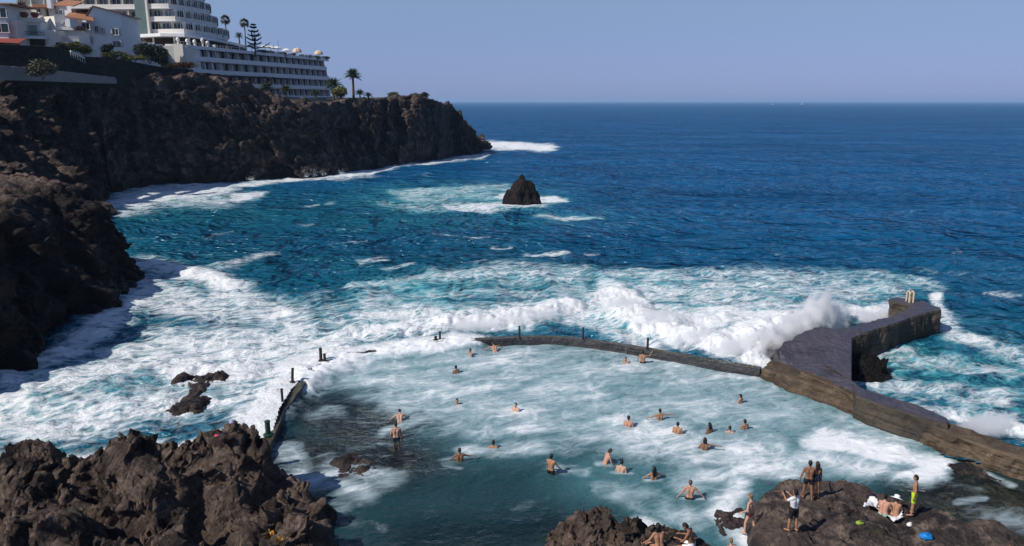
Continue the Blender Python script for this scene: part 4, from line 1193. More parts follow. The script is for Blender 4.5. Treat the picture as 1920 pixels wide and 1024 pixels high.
# tiled lean-to roof on the long block
p0, p1 = aty(124, 30, Y1 - 2.2), aty(176, 38, Y1 - .6); q0, q1 = aty(134, 23, Y1 + 1.5), aty(172, 26, Y1 + 2)
m = MB(); top = [Vector(p0) + Vector((0, -.4, -.3)), Vector(p1) + Vector((.2, -.4, -.4)), Vector(q1), Vector(q0)]
m.add([tuple(t_) for t_ in top] + [tuple(t_ + th) for t_ in top], [[3, 2, 1, 0], [4, 5, 6, 7], [0, 1, 5, 4], [1, 2, 6, 5], [2, 3, 7, 6], [3, 0, 4, 7]]); m.build('lean_to_roof', M_TILE, H1)
house_box(H1, 100, 135, Y1 + 2.4, 6, zpy(11, Y1 + 2.4), 30, M_WHITE, 'upper_room')
m = MB(); p0, p1 = aty(98, 11, Y1 + 2), aty(137, 13, Y1 + 2); top = [Vector(p0), Vector(p1), Vector(p1) + Vector((0, 5, 1.6)), Vector(p0) + Vector((0, 5, 1.6))]
m.add([tuple(t_) for t_ in top] + [tuple(t_ + th) for t_ in top], [[3, 2, 1, 0], [4, 5, 6, 7], [0, 1, 5, 4], [1, 2, 6, 5], [2, 3, 7, 6], [3, 0, 4, 7]]); m.build('upper_roof', M_TILE, H1)
m = MB()
for (px, pt, pb, Y) in ((93, 0, 16, Y1), (131, 12, 27, Y1 + 1), (96, 1, 14, Y1 + 3)):
    c_ = aty(px, pt, Y); d_ = aty(px, pb, Y); m.box((c_.x, c_.y, (c_.z + d_.z) / 2), (.9, .9, c_.z - d_.z))
m.build('chimney', M_WHITE, H1)
m = MB(); c_ = aty(155, 15.5, Y1 + 1); m.box(c_, (4.2, 2.2, .35)); m.build('dormer_canopy', M_CANVAS, H1)
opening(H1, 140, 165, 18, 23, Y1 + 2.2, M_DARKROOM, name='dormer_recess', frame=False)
for r_ in [(104.5, 108.5, 18, 27, Y1 + 2.35), (112, 117, 18, 27, Y1 + 2.35)]: opening(H1, *r_, M_GLASS)
for r_ in [(179, 184, 49, 62, Y1 + .6), (191, 194, 52, 64, Y1 + 1.1), (168.5, 172, 68, 82, Y1 + .05), (211, 222, 54, 66, Y1 + 2.1), (210, 227, 77, 89, Y1 + 2.1)]: opening(H1, *r_, M_GLASS)
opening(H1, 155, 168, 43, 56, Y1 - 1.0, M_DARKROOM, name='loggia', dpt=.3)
for r_ in [(118, 122.5, 40, 47.5), (127, 129, 38, 49)]: opening(H1, *r_, Y1 - 2.2, M_GLASS)
m = MB()   # white arch fin in the sun
c_ = aty(133, 44, Y1 - 3.6); m.box((c_.x, c_.y, c_.z), (.9, 2.2, 1.6)); m.build('arch', M_WHITE, H1)
m = MB(); a_, b_ = aty(103, 52, Y1 - 3.6), aty(138, 53, Y1 - 2.6); m.prism([(a_.x, a_.y), (b_.x, b_.y), (b_.x, b_.y + 1.2), (a_.x, a_.y + 1.2)], zpy(56, Y1 - 3.5), zpy(50, Y1 - 3.5)); m.build('upper_balcony', M_WHITE, H1)
m = MB(); a_, b_ = aty(110, 75, Y1 - 4.2), aty(148, 76, Y1 - 3.2)
for i in range(16):
    p = a_.lerp(b_, i / 15); m.box((p.x, p.y, (zpy(78, Y1 - 4) + zpy(69, Y1 - 4)) / 2), (.10, .10, zpy(69, Y1 - 4) - zpy(78, Y1 - 4)))
m.box(((a_.x + b_.x) / 2, (a_.y + b_.y) / 2, zpy(69, Y1 - 4)), ((b_ - a_).length, .16, .14), math.atan2(b_.y - a_.y, b_.x - a_.x)); m.build('balustrade', M_RAILW, H1)
m = MB(); m.prism([(a_.x, a_.y - .3), (b_.x, b_.y - .3), (b_.x, b_.y + 1.4), (a_.x, a_.y + 1.4)], zpy(81, Y1 - 4), zpy(78.3, Y1 - 4)); m.build('lower_balcony', M_WHITE, H1)
m = MB(); a_, b_ = aty(142, 58, Y1 - 2.6), aty(157, 59, Y1 - 2.1); m.prism([(a_.x, a_.y), (b_.x, b_.y), (b_.x, b_.y + .8), (a_.x, a_.y + .8)], zpy(57, Y1 - 2.4), zpy(49, Y1 - 2.4)); m.build('red_balcony', simple('red_tile_screen', (.22, .08, .07), .8), H1)
m = MB(); a_, b_ = aty(206, 91, Y1 + 1), aty(237, 92, Y1 + 2.4); m.prism([(a_.x, a_.y), (b_.x, b_.y), (b_.x, b_.y + 1.2), (a_.x, a_.y + 1.2)], zpy(98, Y1 + 1), zpy(89, Y1 + 1)); m.build('terrace_parapet', M_WHITE, H1)
# sunlit flank sloping down to the left house
m = MB(); a_, b_, c_ = aty(76, 32, Y1 - 1), aty(101, 30, Y1 - 3.2), aty(110, 82, Y1 - 5.5)
m.add([tuple(a_), tuple(b_), tuple(c_), (a_.x + .4, a_.y, 24), (b_.x, b_.y + .4, 24), (c_.x, c_.y, 24)], [[0, 1, 2], [5, 4, 3], [0, 2, 5, 3], [2, 1, 4, 5], [1, 0, 3, 4]]); m.build('flank_wall', M_CREAMW, H1)
house_box(H1, 64, 88, Y1 + 1, 5, zpy(14, Y1 + 1), 28, M_CREAMW, 'turret')
opening(H1, 69, 76, 15.5, 24, Y1 + .95, M_GLASS)
m = MB(); p0 = aty(60, 9, Y1); p1 = aty(92, 9, Y1); m.prism([(p0.x, p0.y), (p1.x, p1.y), (p1.x, p1.y + 6), (p0.x, p0.y + 6)], zpy(13.8, Y1), zpy(8, Y1)); m.build('turret_roof', M_TILE, H1)

H2 = thing('white_house', 'low white house with a glazed balcony over a dark garage opening', 'house', (0, 0, 0))
Y2 = 158.0
house_box(H2, 36, 82, Y2, 9, zpy(40, Y2), 24, M_WHITE, 'wall', 1.5)
house_box(H2, 74, 108, Y2 + 1.6, 7, zpy(56, Y2 + 1.6), 24, M_CREAMW, 'side_wing')
opening(H2, 40.5, 70, 47, 66, Y2 + .3, M_TEALG, Y2 + 1.1, 'balcony_glazing')
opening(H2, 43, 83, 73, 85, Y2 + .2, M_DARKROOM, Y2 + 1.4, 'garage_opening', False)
m = MB(); a_, b_ = aty(40, 68, Y2 - 1), aty(83, 69, Y2 + .4); m.prism([(a_.x, a_.y), (b_.x, b_.y), (b_.x, b_.y + 1.3), (a_.x, a_.y + 1.3)], zpy(72, Y2 - 1), zpy(67, Y2 - 1)); m.build('balcony', M_WHITE, H2)
m = MB()
for i in range(14):
    p = a_.lerp(b_, i / 13); m.box((p.x, p.y + .1, (zpy(67, Y2 - 1) + zpy(59, Y2 - 1)) / 2), (.05, .05, zpy(59, Y2 - 1) - zpy(67, Y2 - 1)))
m.box(((a_.x + b_.x) / 2, (a_.y + b_.y) / 2 + .1, zpy(59, Y2 - 1)), ((b_ - a_).length, .08, .08), math.atan2(b_.y - a_.y, b_.x - a_.x)); m.build('railing', M_POST, H2)
m = MB(); a_, b_ = aty(34, 40, Y2 - .2), aty(80, 41, Y2 + 1.3); m.prism([(a_.x, a_.y), (b_.x, b_.y), (b_.x, b_.y + .4), (a_.x, a_.y + .4)], zpy(41, Y2), zpy(33, Y2)); m.build('roof_parapet', M_CREAMW, H2)
for px in (46, 66):
    c_ = aty(px, 33, Y2 + 1.5); m = MB(); m.lathe([(.4, 0), (.75, .5), (.7, .9), (.3, 1.05)], (c_.x, c_.y, c_.z), 12); m.build('roof_planter', M_RED, H2)

H3 = thing('white_house', 'white house cut by the left edge, red awning below its windows', 'house', (0, 0, 0))
Y3 = 153.0
house_box(H3, -60, 19, Y3, 9, zpy(7, Y3), 24, M_WHITE, 'wall', 1.0)
house_box(H3, 19, 38, Y3 + 2, 7, zpy(37, Y3 + 2), 24, M_CREAMW, 'side_wing')
opening(H3, -10, 11, 15, 33, Y3 + .6, M_GLASS, Y3 + .85)
opening(H3, -10, 15.5, 44, 61, Y3 + .6, M_GLASS, Y3 + .9)
m = MB(); a_, b_ = aty(-20, 69, Y3 - .5), aty(38, 72, Y3 - .5); m.add([(a_.x, a_.y + 2, a_.z), (b_.x, b_.y + 2, b_.z), (b_.x + .6, b_.y - 1.6, b_.z - 1.1), (a_.x, a_.y - 1.6, a_.z - 1.1), (a_.x, a_.y + 2, a_.z + .12), (b_.x, b_.y + 2, b_.z + .12), (b_.x + .6, b_.y - 1.6, b_.z - .98), (a_.x, a_.y - 1.6, a_.z - .98)],
    [[3, 2, 1, 0], [4, 5, 6, 7], [0, 1, 5, 4], [1, 2, 6, 5], [2, 3, 7, 6], [3, 0, 4, 7]]); m.build('awning', M_RED, H3)
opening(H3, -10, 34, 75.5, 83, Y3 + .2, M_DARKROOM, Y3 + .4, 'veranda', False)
m = MB(); a_, b_ = aty(-60, 6, Y3 - .5), aty(20, 9, Y3 + .5); m.prism([(a_.x, a_.y), (b_.x, b_.y), (b_.x, b_.y + 9), (a_.x, a_.y + 9)], zpy(7.5, Y3), zpy(5, Y3)); m.build('tiled_roof', M_TILE, H3)
house_box(H3, 20, 45, Y3 + 12, 6, zpy(6, Y3 + 12), 26, M_CREAMW, 'rear_block')

# --- retaining walls, parapet and ground
def profile_wall(name, pts, zb, mat, label, cat, thick=.6, seed=3):
    """pts: (px, py of the top, distance)"""
    line = []
    for px, py, Y in pts:
        p = aty(px, py, Y); line.append((p.x, p.y, p.z, thick))
    o = long_wall(name, line, thick, 20, zb, mat, seed, .5, .06)
    return tag(o, label, cat)
profile_wall('retaining_wall', [(-60, 84, 128), (0, 84, 132), (90, 87, 138), (112, 92, 142), (150, 107, 147), (200, 108, 152), (250, 117, 160), (300, 126, 167), (362, 131, 176)], 19.5, M_RET,
             'dark shaded stone retaining wall below the white houses', 'wall', 1.2, 31)
profile_wall('path_parapet', [(-60, 120, 118), (0, 123, 126), (60, 127, 131), (120, 134, 138), (180, 141, 147), (240, 148, 158)], 20.4, M_PARA,
             'pale grey parapet along the cliff path at the far left', 'wall', .45, 37)
profile_wall('promenade_wall', [(520, 180, 192), (580, 184, 198), (650, 187, 208), (705, 186, 222), (760, 183, 232)], 15.5, M_PARA,
             'low grey wall along the promenade under the palms', 'wall', .5, 39)
back = [(-200, 118)] + [(aty(px, py, Y).x - .1, Y + .3) for px, py, Y in [(-60, 84, 128), (0, 84, 132), (90, 87, 138), (112, 92, 142), (150, 107, 147), (200, 108, 152), (250, 117, 160), (300, 126, 167), (362, 131, 178)]] + [(-60, 260), (-220, 260)]
terrain_sheet('terrain', back, lambda X, Y: 25.4 + 1.4 * sstep(130, 165, Y) - 3.2 * sstep(-92, -78, X), M_EARTH, 55, 1.2)
rw = thing('stair_railing', 'white sloping stair rail in the garden below the big house', 'railing', (0, 0, 0))
m = MB(); a_, b_ = aty(132, 96, 143), aty(158, 109, 147); m.tube([a_, b_], .16, 6); m.build('handrail', M_RAILW, rw)
m = MB()
for i in range(7):
    p = a_.lerp(b_, i / 6); m.box((p.x, p.y, p.z - .5), (.08, .08, 1.0))
m.build('baluster', M_RAILW, rw)
gw = thing('garden_wall', 'low white garden wall among the bushes below the big house', 'wall', (0, 0, 0))
m = MB(); a_, b_ = aty(150, 96, 152), aty(186, 99, 154); m.prism([(a_.x, a_.y), (b_.x, b_.y), (b_.x, b_.y + .5), (a_.x, a_.y + .5)], 25, zpy(93, 152)); m.build('wall', M_WHITE, gw)
m = MB(); m.prism([(a_.x - .1, a_.y - .1), (b_.x + .1, b_.y - .1), (b_.x + .1, b_.y + .6), (a_.x - .1, a_.y + .6)], zpy(93, 152) + .002, zpy(92, 152)); m.build('coping', M_CANVAS, gw)
# white railing on the headland viewpoint
hr = thing('viewpoint_railing', 'thin white railing at the viewpoint on the headland', 'railing', (0, 0, 0))
m = MB(); pts = [aty(px, 180, 236) for px in np.linspace(690, 768, 14)]
for p in pts: m.box((p.x, p.y, 17.9), (.09, .09, 1.5))
m.build('post', M_RAILW, hr); m = MB(); m.tube([(p.x, p.y, 18.6) for p in pts], .06, 6); m.build('handrail', M_RAILW, hr)
fl = thing('flagpole', 'thin flagpole standing among the roof parasols', 'pole', roof_at(523, 1.2))
m = MB(); m.tube([(0, 0, 0), (0, 0, 4.2)], [.07, .04], 8); m.build('pole', M_POST, fl); m = MB(); m.lathe([(.02, 4.2), (.11, 4.3), (.02, 4.42)], n=8); m.build('knob', M_POST, fl)
# ------------------------------------------------------------------ trees and bushes
def leafmat(name, c1, c2, scale=.6):
    g = G(name)
    co = g.coord()
    n1 = g.noise(co, scale, 4, .6); n2 = g.noise(co, scale * 6, 3, .6)
    col = g.mix(g.ss(n1, .35, .65), c1, c2)
    col = g.mix(g.math('MULTIPLY', g.ss(n2, .5, .7), .5), col, tuple(c * .45 for c in c1))
    return g.done(g.pbr(col, .65, spec=.3))
M_PALM = leafmat('palm_green', (.030, .045, .012), (.075, .095, .030))
M_FAN = leafmat('fan_palm_brown', (.050, .038, .018), (.12, .085, .040))
M_PINE = leafmat('pine_green', (.022, .036, .016), (.055, .075, .032))
M_BUSHG = leafmat('bush_green', (.035, .050, .012), (.11, .13, .028))
M_BUSHY = leafmat('bush_yellow', (.08, .09, .015), (.20, .19, .035))
M_BUSHD = leafmat('bush_dark', (.012, .018, .008), (.030, .040, .015))
M_BUSHO = leafmat('bush_orange', (.09, .045, .015), (.20, .095, .025))
M_OLIVE = leafmat('bush_olive', (.060, .055, .028), (.14, .13, .075))
M_TRUNK = simple('palm_trunk', (.10, .075, .052), .95, .3, 4, .04)
M_FLOWER = simple('orange_flower', (.55, .24, .03), .7, .3, 20)

class LV:
    """many small leaf blades gathered in one mesh"""
    def __init__(s): s.v = []; s.f = []
    def blade(s, p, d, up, L, w, bend=.15):
        d = Vector(d).normalized(); sd = d.cross(Vector(up))
        if sd.length < 1e-3: sd = Vector((1, 0, 0))
        sd.normalize(); b = len(s.v); p = Vector(p)
        m = p + d * L * .5 + Vector((0, 0, L * bend * .3)); e = p + d * L - Vector((0, 0, L * bend))
        s.v += [p - sd * w * .25, p + sd * w * .25, m + sd * w * .5, e, m - sd * w * .5]
        s.f += [[b, b + 1, b + 2, b + 4], [b + 4, b + 2, b + 3]]
    def build(s, name, mat, parent): return mesh_obj(name, s.v, s.f, mat, parent)

def frond(lv, base, az, el, L, n=9, lw=.5, w=.10, droop=1.0):
    d = Vector((math.cos(az) * math.cos(el), math.sin(az) * math.cos(el), math.sin(el)))
    side = Vector((-math.sin(az), math.cos(az), 0)); p = Vector(base); pr = p
    for i in range(n):
        u = (i + 1) / n
        d = (d - Vector((0, 0, droop * .16 * u))).normalized(); p = pr + d * (L / n)
        lv.blade(pr, p - pr, Vector((0, 0, 1)), (p - pr).length * 1.1, .10, 0)
        ll = lw * math.sin(math.pi * min(.97, .12 + .85 * u)) + .12
        for s_ in (-1, 1):
            for q in (0, .5):
                o = pr.lerp(p, q); lv.blade(o, d * .55 + side * s_ + Vector((0, 0, .15 * random.uniform(-1, 1))), Vector((0, 0, 1)), ll * random.uniform(.8, 1.1), w * 1.9, .25)
        pr = p

def date_palm(name, loc, h, L, nf, label, mat=None, els=(-.5, 1.25), tr=.28, droop=1.0, group='palms on the cliff top', rz=0.0):
    t = thing(name, label, 'palm', loc, rz, group)
    m = MB(); k = 8
    m.tube([(.05 * h * .2 * math.sin(i / k * 2), 0, h * i / k - (.4 if i == 0 else 0)) for i in range(k + 1)], [tr * (1.25 - .35 * i / k) for i in range(k + 1)], 10)
    m.build('trunk', M_TRUNK, t)
    lv = LV(); tx = .05 * h * .2 * math.sin(2)
    for i in range(nf):
        el = els[0] + (els[1] - els[0]) * (i / nf) ** .8
        frond(lv, (tx, 0, h), i * 2.399 + random.uniform(-.2, .2), el, L * random.uniform(.85, 1.1) * (1.0 if el < .9 else .85), 8, L * .26, L * .045, droop)
    lv.build('crown', mat or M_PALM, t)
    return t

def fan_palm(loc, h, rad, label, green=False):
    t = thing('fan_palm', label, 'palm', loc, 0, 'palms behind the hotel terrace')
    m = MB(); m.tube([(0, 0, -.3), (.1, 0, h * .5), (.15, 0, h)], [.26, .2, .17], 10); m.build('trunk', M_PARA, t)
    lv = LV()
    for i in range(70):
        a = i * 2.399; el = math.asin(random.uniform(-.75, .98)); d = Vector((math.cos(a) * math.cos(el), math.sin(a) * math.cos(el), math.sin(el)))
        c_ = Vector((.15, 0, h)) + d * rad * .5
        for q in range(7):
            sd = d.cross(Vector((0, 0, 1))).normalized(); up_ = sd.cross(d)
            an = (q - 3) * .36
            lv.blade(c_, d * math.cos(an) + (sd * .8 + up_ * .4) * math.sin(an), up_, rad * random.uniform(.38, .58), rad * .10, .2)
    lv.build('crown', M_PALM if green else M_FAN, t)
    return t

def bush(name, loc, size, mat, label, n=900, leaf=.28, seed=1, cat='bush', group=None, lumps=6):
    rnd = random.Random(seed); t = thing(name, label, cat, loc, 0, group)
    lv = LV(); cs = []
    for i in range(lumps):
        a = rnd.uniform(0, 6.28); r_ = rnd.uniform(.2, .75)
        cs.append((Vector((math.cos(a) * r_ * size[0], math.sin(a) * r_ * size[1], size[2] * rnd.uniform(.35, .95))), rnd.uniform(.42, .65)))
    n = int(n * 2.2); leaf *= 1.15
    for i in range(n):
        c_, r_ = rnd.choice(cs)
        d = Vector((rnd.gauss(0, 1), rnd.gauss(0, 1), rnd.gauss(0, 1))).normalized() * rnd.uniform(.12, 1.05) ** .5
        p = c_ + Vector((d.x * r_ * size[0], d.y * r_ * size[1], d.z * r_ * size[2] * .8))
        if p.z < 0: p.z = abs(p.z) * .5
        lv.blade(p, Vector((rnd.gauss(0, 1), rnd.gauss(0, 1), rnd.gauss(.3, .7))), Vector((rnd.gauss(0, 1), rnd.gauss(0, 1), 1)), leaf * rnd.uniform(.6, 1.4), leaf * .6, .2)
    m = MB()
    for c_, r_ in cs[:4]: m.tube([(0, 0, -.3), tuple(c_ * .5), tuple(c_)], [.09, .06, .03], 6)
    m.build('stem', M_TRUNK, t); lv.build('foliage', mat, t)
    return t

def G2(px, py, Y): return aty(px, py, Y)
# headland palms and bushes
date_palm('date_palm', G2(663, 184, 214), 5.9, 2.9, 46, 'tall date palm standing free on the promenade against the sky', els=(-.25, 1.45), tr=.30, droop=.75)
date_palm('date_palm', G2(626, 184, 210), 3.4, 3.0, 44, 'bushy date palm touching the seaward end of the hotel wing', els=(-.5, 1.4), tr=.32)
date_palm('date_palm', G2(675, 184, 212), 1.0, 1.9, 26, 'small palm at the foot of the tall free standing one', els=(.1, 1.4), tr=.2)
date_palm('date_palm', G2(691, 185, 214), .7, 1.5, 24, 'smallest palm at the right end of the promenade row', els=(.0, 1.4), tr=.2)
date_palm('date_palm', G2(592, 186, 200), 1.3, 1.9, 26, 'low dark palm in front of the lowest balconies, right one of three', els=(-.1, 1.3), tr=.2)
date_palm('date_palm', G2(536, 180, 188), 1.4, 2.0, 26, 'low dark palm in front of the lowest balconies, middle one of three', els=(-.2, 1.3), tr=.2)
date_palm('date_palm', G2(501, 178, 182), 1.6, 2.2, 30, 'low dark palm in front of the balconies, left one of three near the cliff edge', els=(-.2, 1.3), tr=.22)
bush('bush', G2(640, 183, 207), (2.6, 2.2, 2.2), M_BUSHY, 'yellow green bush between the two larger promenade palms', 1100, .35, 3)
bush('bush', G2(735, 186, 226), (2.0, 1.6, 1.6), M_BUSHG, 'round bush on the cliff edge right of the promenade wall', 700, .3, 4)
bush('bush', G2(782, 187, 234), (2.2, 1.6, 1.4), M_OLIVE, 'pale dry bush at the viewpoint on the headland', 700, .3, 5)
bush('bush', G2(795, 186, 236), (1.5, 1.3, 1.7), M_BUSHD, 'dark upright bush at the edge of the headland', 600, .28, 6)
# palms and tiered pine behind the terrace
fan_palm(aty(425, 84, 234), 7.2, 1.75, 'brown headed fan palm just right of the hotel tower')
fan_palm(aty(461, 92, 238), 7.6, 1.75, 'brown headed fan palm close to the tiered pine')
date_palm('date_palm', aty(450, 95, 230), 4.2, 1.5, 26, 'small green palm rising behind the restaurant canopy', tr=.2, group='palms behind the hotel terrace')
random.seed(77)
pn = thing('norfolk_pine', 'tiered pine with upswept boughs on the hotel roof terrace', 'tree', aty(479, 101, 212))
m = MB(); m.tube([(0, 0, -1), (0, 0, 4), (.1, 0, 9.2)], [.28, .2, .04], 10); m.build('trunk', M_TRUNK, pn)
lv = LV()
for k, (zz, L_) in enumerate([(1.5, 5.2), (2.7, 2.7), (3.9, 3.1), (5.2, 2.7), (6.6, 2.0), (7.9, 1.2), (8.8, .6)]):
    nb = 6 if k else 4
    for i in range(nb):
        a = i * 6.283 / nb + k * .9 + random.uniform(-.25, .25) if k else [-.05, .35, 2.6, 4.2][i]
        LL = L_ * (random.uniform(.6, 1.15) if k else [1.0, .75, .45, .5][i])
        p = Vector((0, 0, zz)); d = Vector((math.cos(a), math.sin(a), .10))
        for q in range(12):
            u = q / 12; n_ = p + (d + Vector((0, 0, .75 * u * u + .08))).normalized() * LL / 12
            for s_ in range(16):
                lv.blade(p.lerp(n_, random.random()), d * .7 + Vector((random.gauss(0, .5), random.gauss(0, .5), random.uniform(.0, .9))), Vector((0, 0, 1)), .62 * (1 - .35 * u) * random.uniform(.7, 1.2), .24, 0)
            p = n_
lv.build('foliage', M_PINE, pn); pn.scale = (.86, .86, .84)
# planting along the roof of the wing
for i, (px, n_) in enumerate([(488, 1), (505, 1), (529, 1), (547, 1), (574, 1), (590, 1), (608, 1)]):
    p = roof_at(px, .9)
    bush('planter_shrub', p, (2.1 if i != 3 else 1.4, .5, .95), M_BUSHD, 'clipped dark shrub behind the roof railing, ' + ['below the tiered pine', 'under the small white parasols', 'right of the flagpole', 'left of the first orange parasol', 'between the two orange parasols', 'left of the last orange parasol', 'at the seaward corner'][i], 420, .22, 20 + i, 'shrub', 'shrubs along the roof railing', 5)
# gardens below the houses
date_palm('date_palm', aty(42, 30, 163), 1.4, 2.2, 34, 'shaggy palm on the roof terrace between the left white houses', M_FAN, (-.7, 1.4), .3, group=None)
bush('bush', aty(138, 97, 150), (2.4, 1.5, 1.5), M_BUSHY, 'bright green bush at the left below the big white house', 800, .28, 7)
bush('bush', aty(157, 100, 151), (1.7, 1.3, 1.2), M_BUSHG, 'green bush beside the low white garden wall', 600, .26, 8)
bush('bush', aty(204, 102, 158), (1.3, 1.2, 1.7), M_BUSHD, 'round dark clipped bush against the big white house', 700, .22, 9)
bush('bush', aty(216, 111, 156), (3.2, 1.4, 1.2), M_BUSHG, 'low yellow green hedge along the retaining wall under the house corner', 900, .26, 10)
bush('bush', aty(250, 116, 160), (2.6, 1.4, 1.1), M_BUSHY, 'pale green ground shrub between the house and the dark tree', 700, .26, 11)
bush('broad_tree', aty(281, 117, 166), (3.4, 2.6, 3.4), M_BUSHD, 'big dark round tree at the foot of the hotel podium', 2000, .36, 12, 'tree', None, 9)
bush('bush', aty(304, 124, 168), (2.2, 1.4, 1.9), M_BUSHY, 'bright green bush right of the big dark tree', 800, .28, 13)
bush('hedge', aty(338, 130, 173), (3.9, 1.2, 1.2), M_BUSHO, 'rusty orange flowering hedge ending at the hotel wing', 1100, .26, 14, 'hedge', None, 9)
bush('bush', aty(112, 96, 146), (1.6, 1.2, 1.2), M_BUSHD, 'dark bush at the corner of the retaining wall below the lit flank', 500, .26, 15)
bush('bush', aty(80, 146, 128), (3.0, 1.5, 2.3), M_OLIVE, 'grey olive bush growing over the cliff path parapet', 1300, .26, 16)
bush('bush', aty(232, 178, 158), (.8, .7, 1.2), M_BUSHG, 'small green tuft clinging to the lit cliff buttress', 300, .22, 17)
# small orange flowered succulents on the outcrop
for i, (px, py, lab) in enumerate([(504, 1003, 'orange leaved succulent on the outcrop, upper one of two'), (528, 1012, 'yellow orange succulent on the outcrop near the bottom edge')]):
    p = at(px, py, 2.2); z_ = ground(OUT_H, p.x, p.y, 2)
    for _ in range(3): p = at(px, py, z_); z_ = ground(OUT_H, p.x, p.y, 2)
    t = thing('succulent', lab, 'plant', (p.x, p.y, z_ - .03), 0, 'succulents on the outcrop')
    lv = LV(); lf = LV()
    for q in range(44):
        a = random.uniform(0, 6.28); r_ = random.uniform(0, .17); c_ = Vector((math.cos(a) * r_, math.sin(a) * r_, .05))
        (lv if q % 3 else lf).blade(c_, Vector((math.cos(a) * .6, math.sin(a) * .6, random.uniform(.5, 1.2))), Vector((0, 0, 1)), random.uniform(.12, .26), .08, .1)
    lf.build('leaf_tuft', M_BUSHY, t); lv.build('flower_tuft', M_FLOWER, t)
# ------------------------------------------------------------------ people
def skin(name, c):
    g = G(name)
    n = g.noise(g.coord(geo=False), 9, 3, .5)
    return g.done(g.pbr(g.mix(n, tuple(x * .82 for x in c), tuple(min(1, x * 1.1) for x in c)), .55, spec=.35))
SK = [skin('skin_tan', (.42, .215, .125)), skin('skin_fair', (.58, .35, .25)), skin('skin_brown', (.28, .135, .075)), skin('skin_rosy', (.56, .29, .20))]
HAIR = dict(black=simple('hair_black', (.010, .008, .007), .6, .2, 20), brown=simple('hair_brown', (.035, .020, .012), .6, .2, 20), fair=simple('hair_fair', (.22, .13, .06), .6, .2, 20), grey=simple('hair_grey', (.09, .075, .062), .6, .2, 20))
CL_ = dict(black=simple('black_cloth', (.012, .012, .014), .8, .15, 10), white=simple('white_cloth', (.80, .79, .80), .85, .05, 10), neon=simple('neon_cloth', (.48, .72, .03), .7, .06, 10),
           red=simple('dark_red_cloth', (.16, .022, .022), .8, .1, 10), navy=simple('navy_cloth', (.018, .024, .05), .8, .1, 10), mint=simple('mint_cloth', (.30, .55, .45), .8, .1, 10), pink=simple('pink_red_cloth', (.62, .09, .14), .8, .1, 10))
M_EYE = simple('eye_dark', (.02, .015, .012), .3, .1, 10)
M_LIP = simple('lip', (.36, .11, .09), .5, .1, 10)

def capsule(bm, a, b, ra, rb, n=10, flat=None):
    a = Vector(a); b = Vector(b); d = b - a; L = d.length
    if L < 1e-6: d = Vector((0, 0, 1)); L = 1e-6; b = a + d * L
    d.normalize(); u = d.cross(Vector((0, 1, 0)) if abs(d.y) < .9 else Vector((1, 0, 0))).normalized(); w_ = d.cross(u)
    rings = []
    prof = []
    for k in range(1, 4): t = -math.pi / 2 + k * math.pi / 6; prof.append((a + d * (ra * math.sin(t)), ra * math.cos(t)))
    for k in range(0, 3): t = k * math.pi / 6; prof.append((b + d * (rb * math.sin(t)), rb * math.cos(t)))
    for c_, r_ in prof:
        rings.append([bm.verts.new(c_ + (u * math.cos(2 * math.pi * k / n) + w_ * math.sin(2 * math.pi * k / n)) * r_) for k in range(n)])
    p0 = bm.verts.new(a - d * ra); p1 = bm.verts.new(b + d * rb)
    for r0, r1 in zip(rings[:-1], rings[1:]):
        for k in range(n): bm.faces.new((r0[k], r0[(k + 1) % n], r1[(k + 1) % n], r1[k]))
    for k in range(n):
        bm.faces.new((p0, rings[0][(k + 1) % n], rings[0][k])); bm.faces.new((p1, rings[-1][k], rings[-1][(k + 1) % n]))

def remeshed(caps, vox, smooth=3):
    """one continuous skin grown over tapered limbs"""
    bm = bmesh.new()
    for c in caps: capsule(bm, *c[:4])
    me = bpy.data.meshes.new('body_src'); bm.to_mesh(me); bm.free()
    o = bpy.data.objects.new('body_src', me); COL.objects.link(o)
    m = o.modifiers.new('r', 'REMESH'); m.mode = 'VOXEL'; m.voxel_size = vox
    m2 = o.modifiers.new('s', 'SMOOTH'); m2.iterations = smooth; m2.factor = .5
    dg = bpy.context.evaluated_depsgraph_get()
    out = bpy.data.meshes.new_from_object(o.evaluated_get(dg))
    bpy.data.objects.remove(o); bpy.data.meshes.remove(me)
    return out

def limb_dir(side, ab, fl):
    ab = R(ab); fl = R(fl)
    return Vector((side * math.sin(ab), math.sin(fl) * math.cos(ab), -math.cos(fl) * math.cos(ab)))

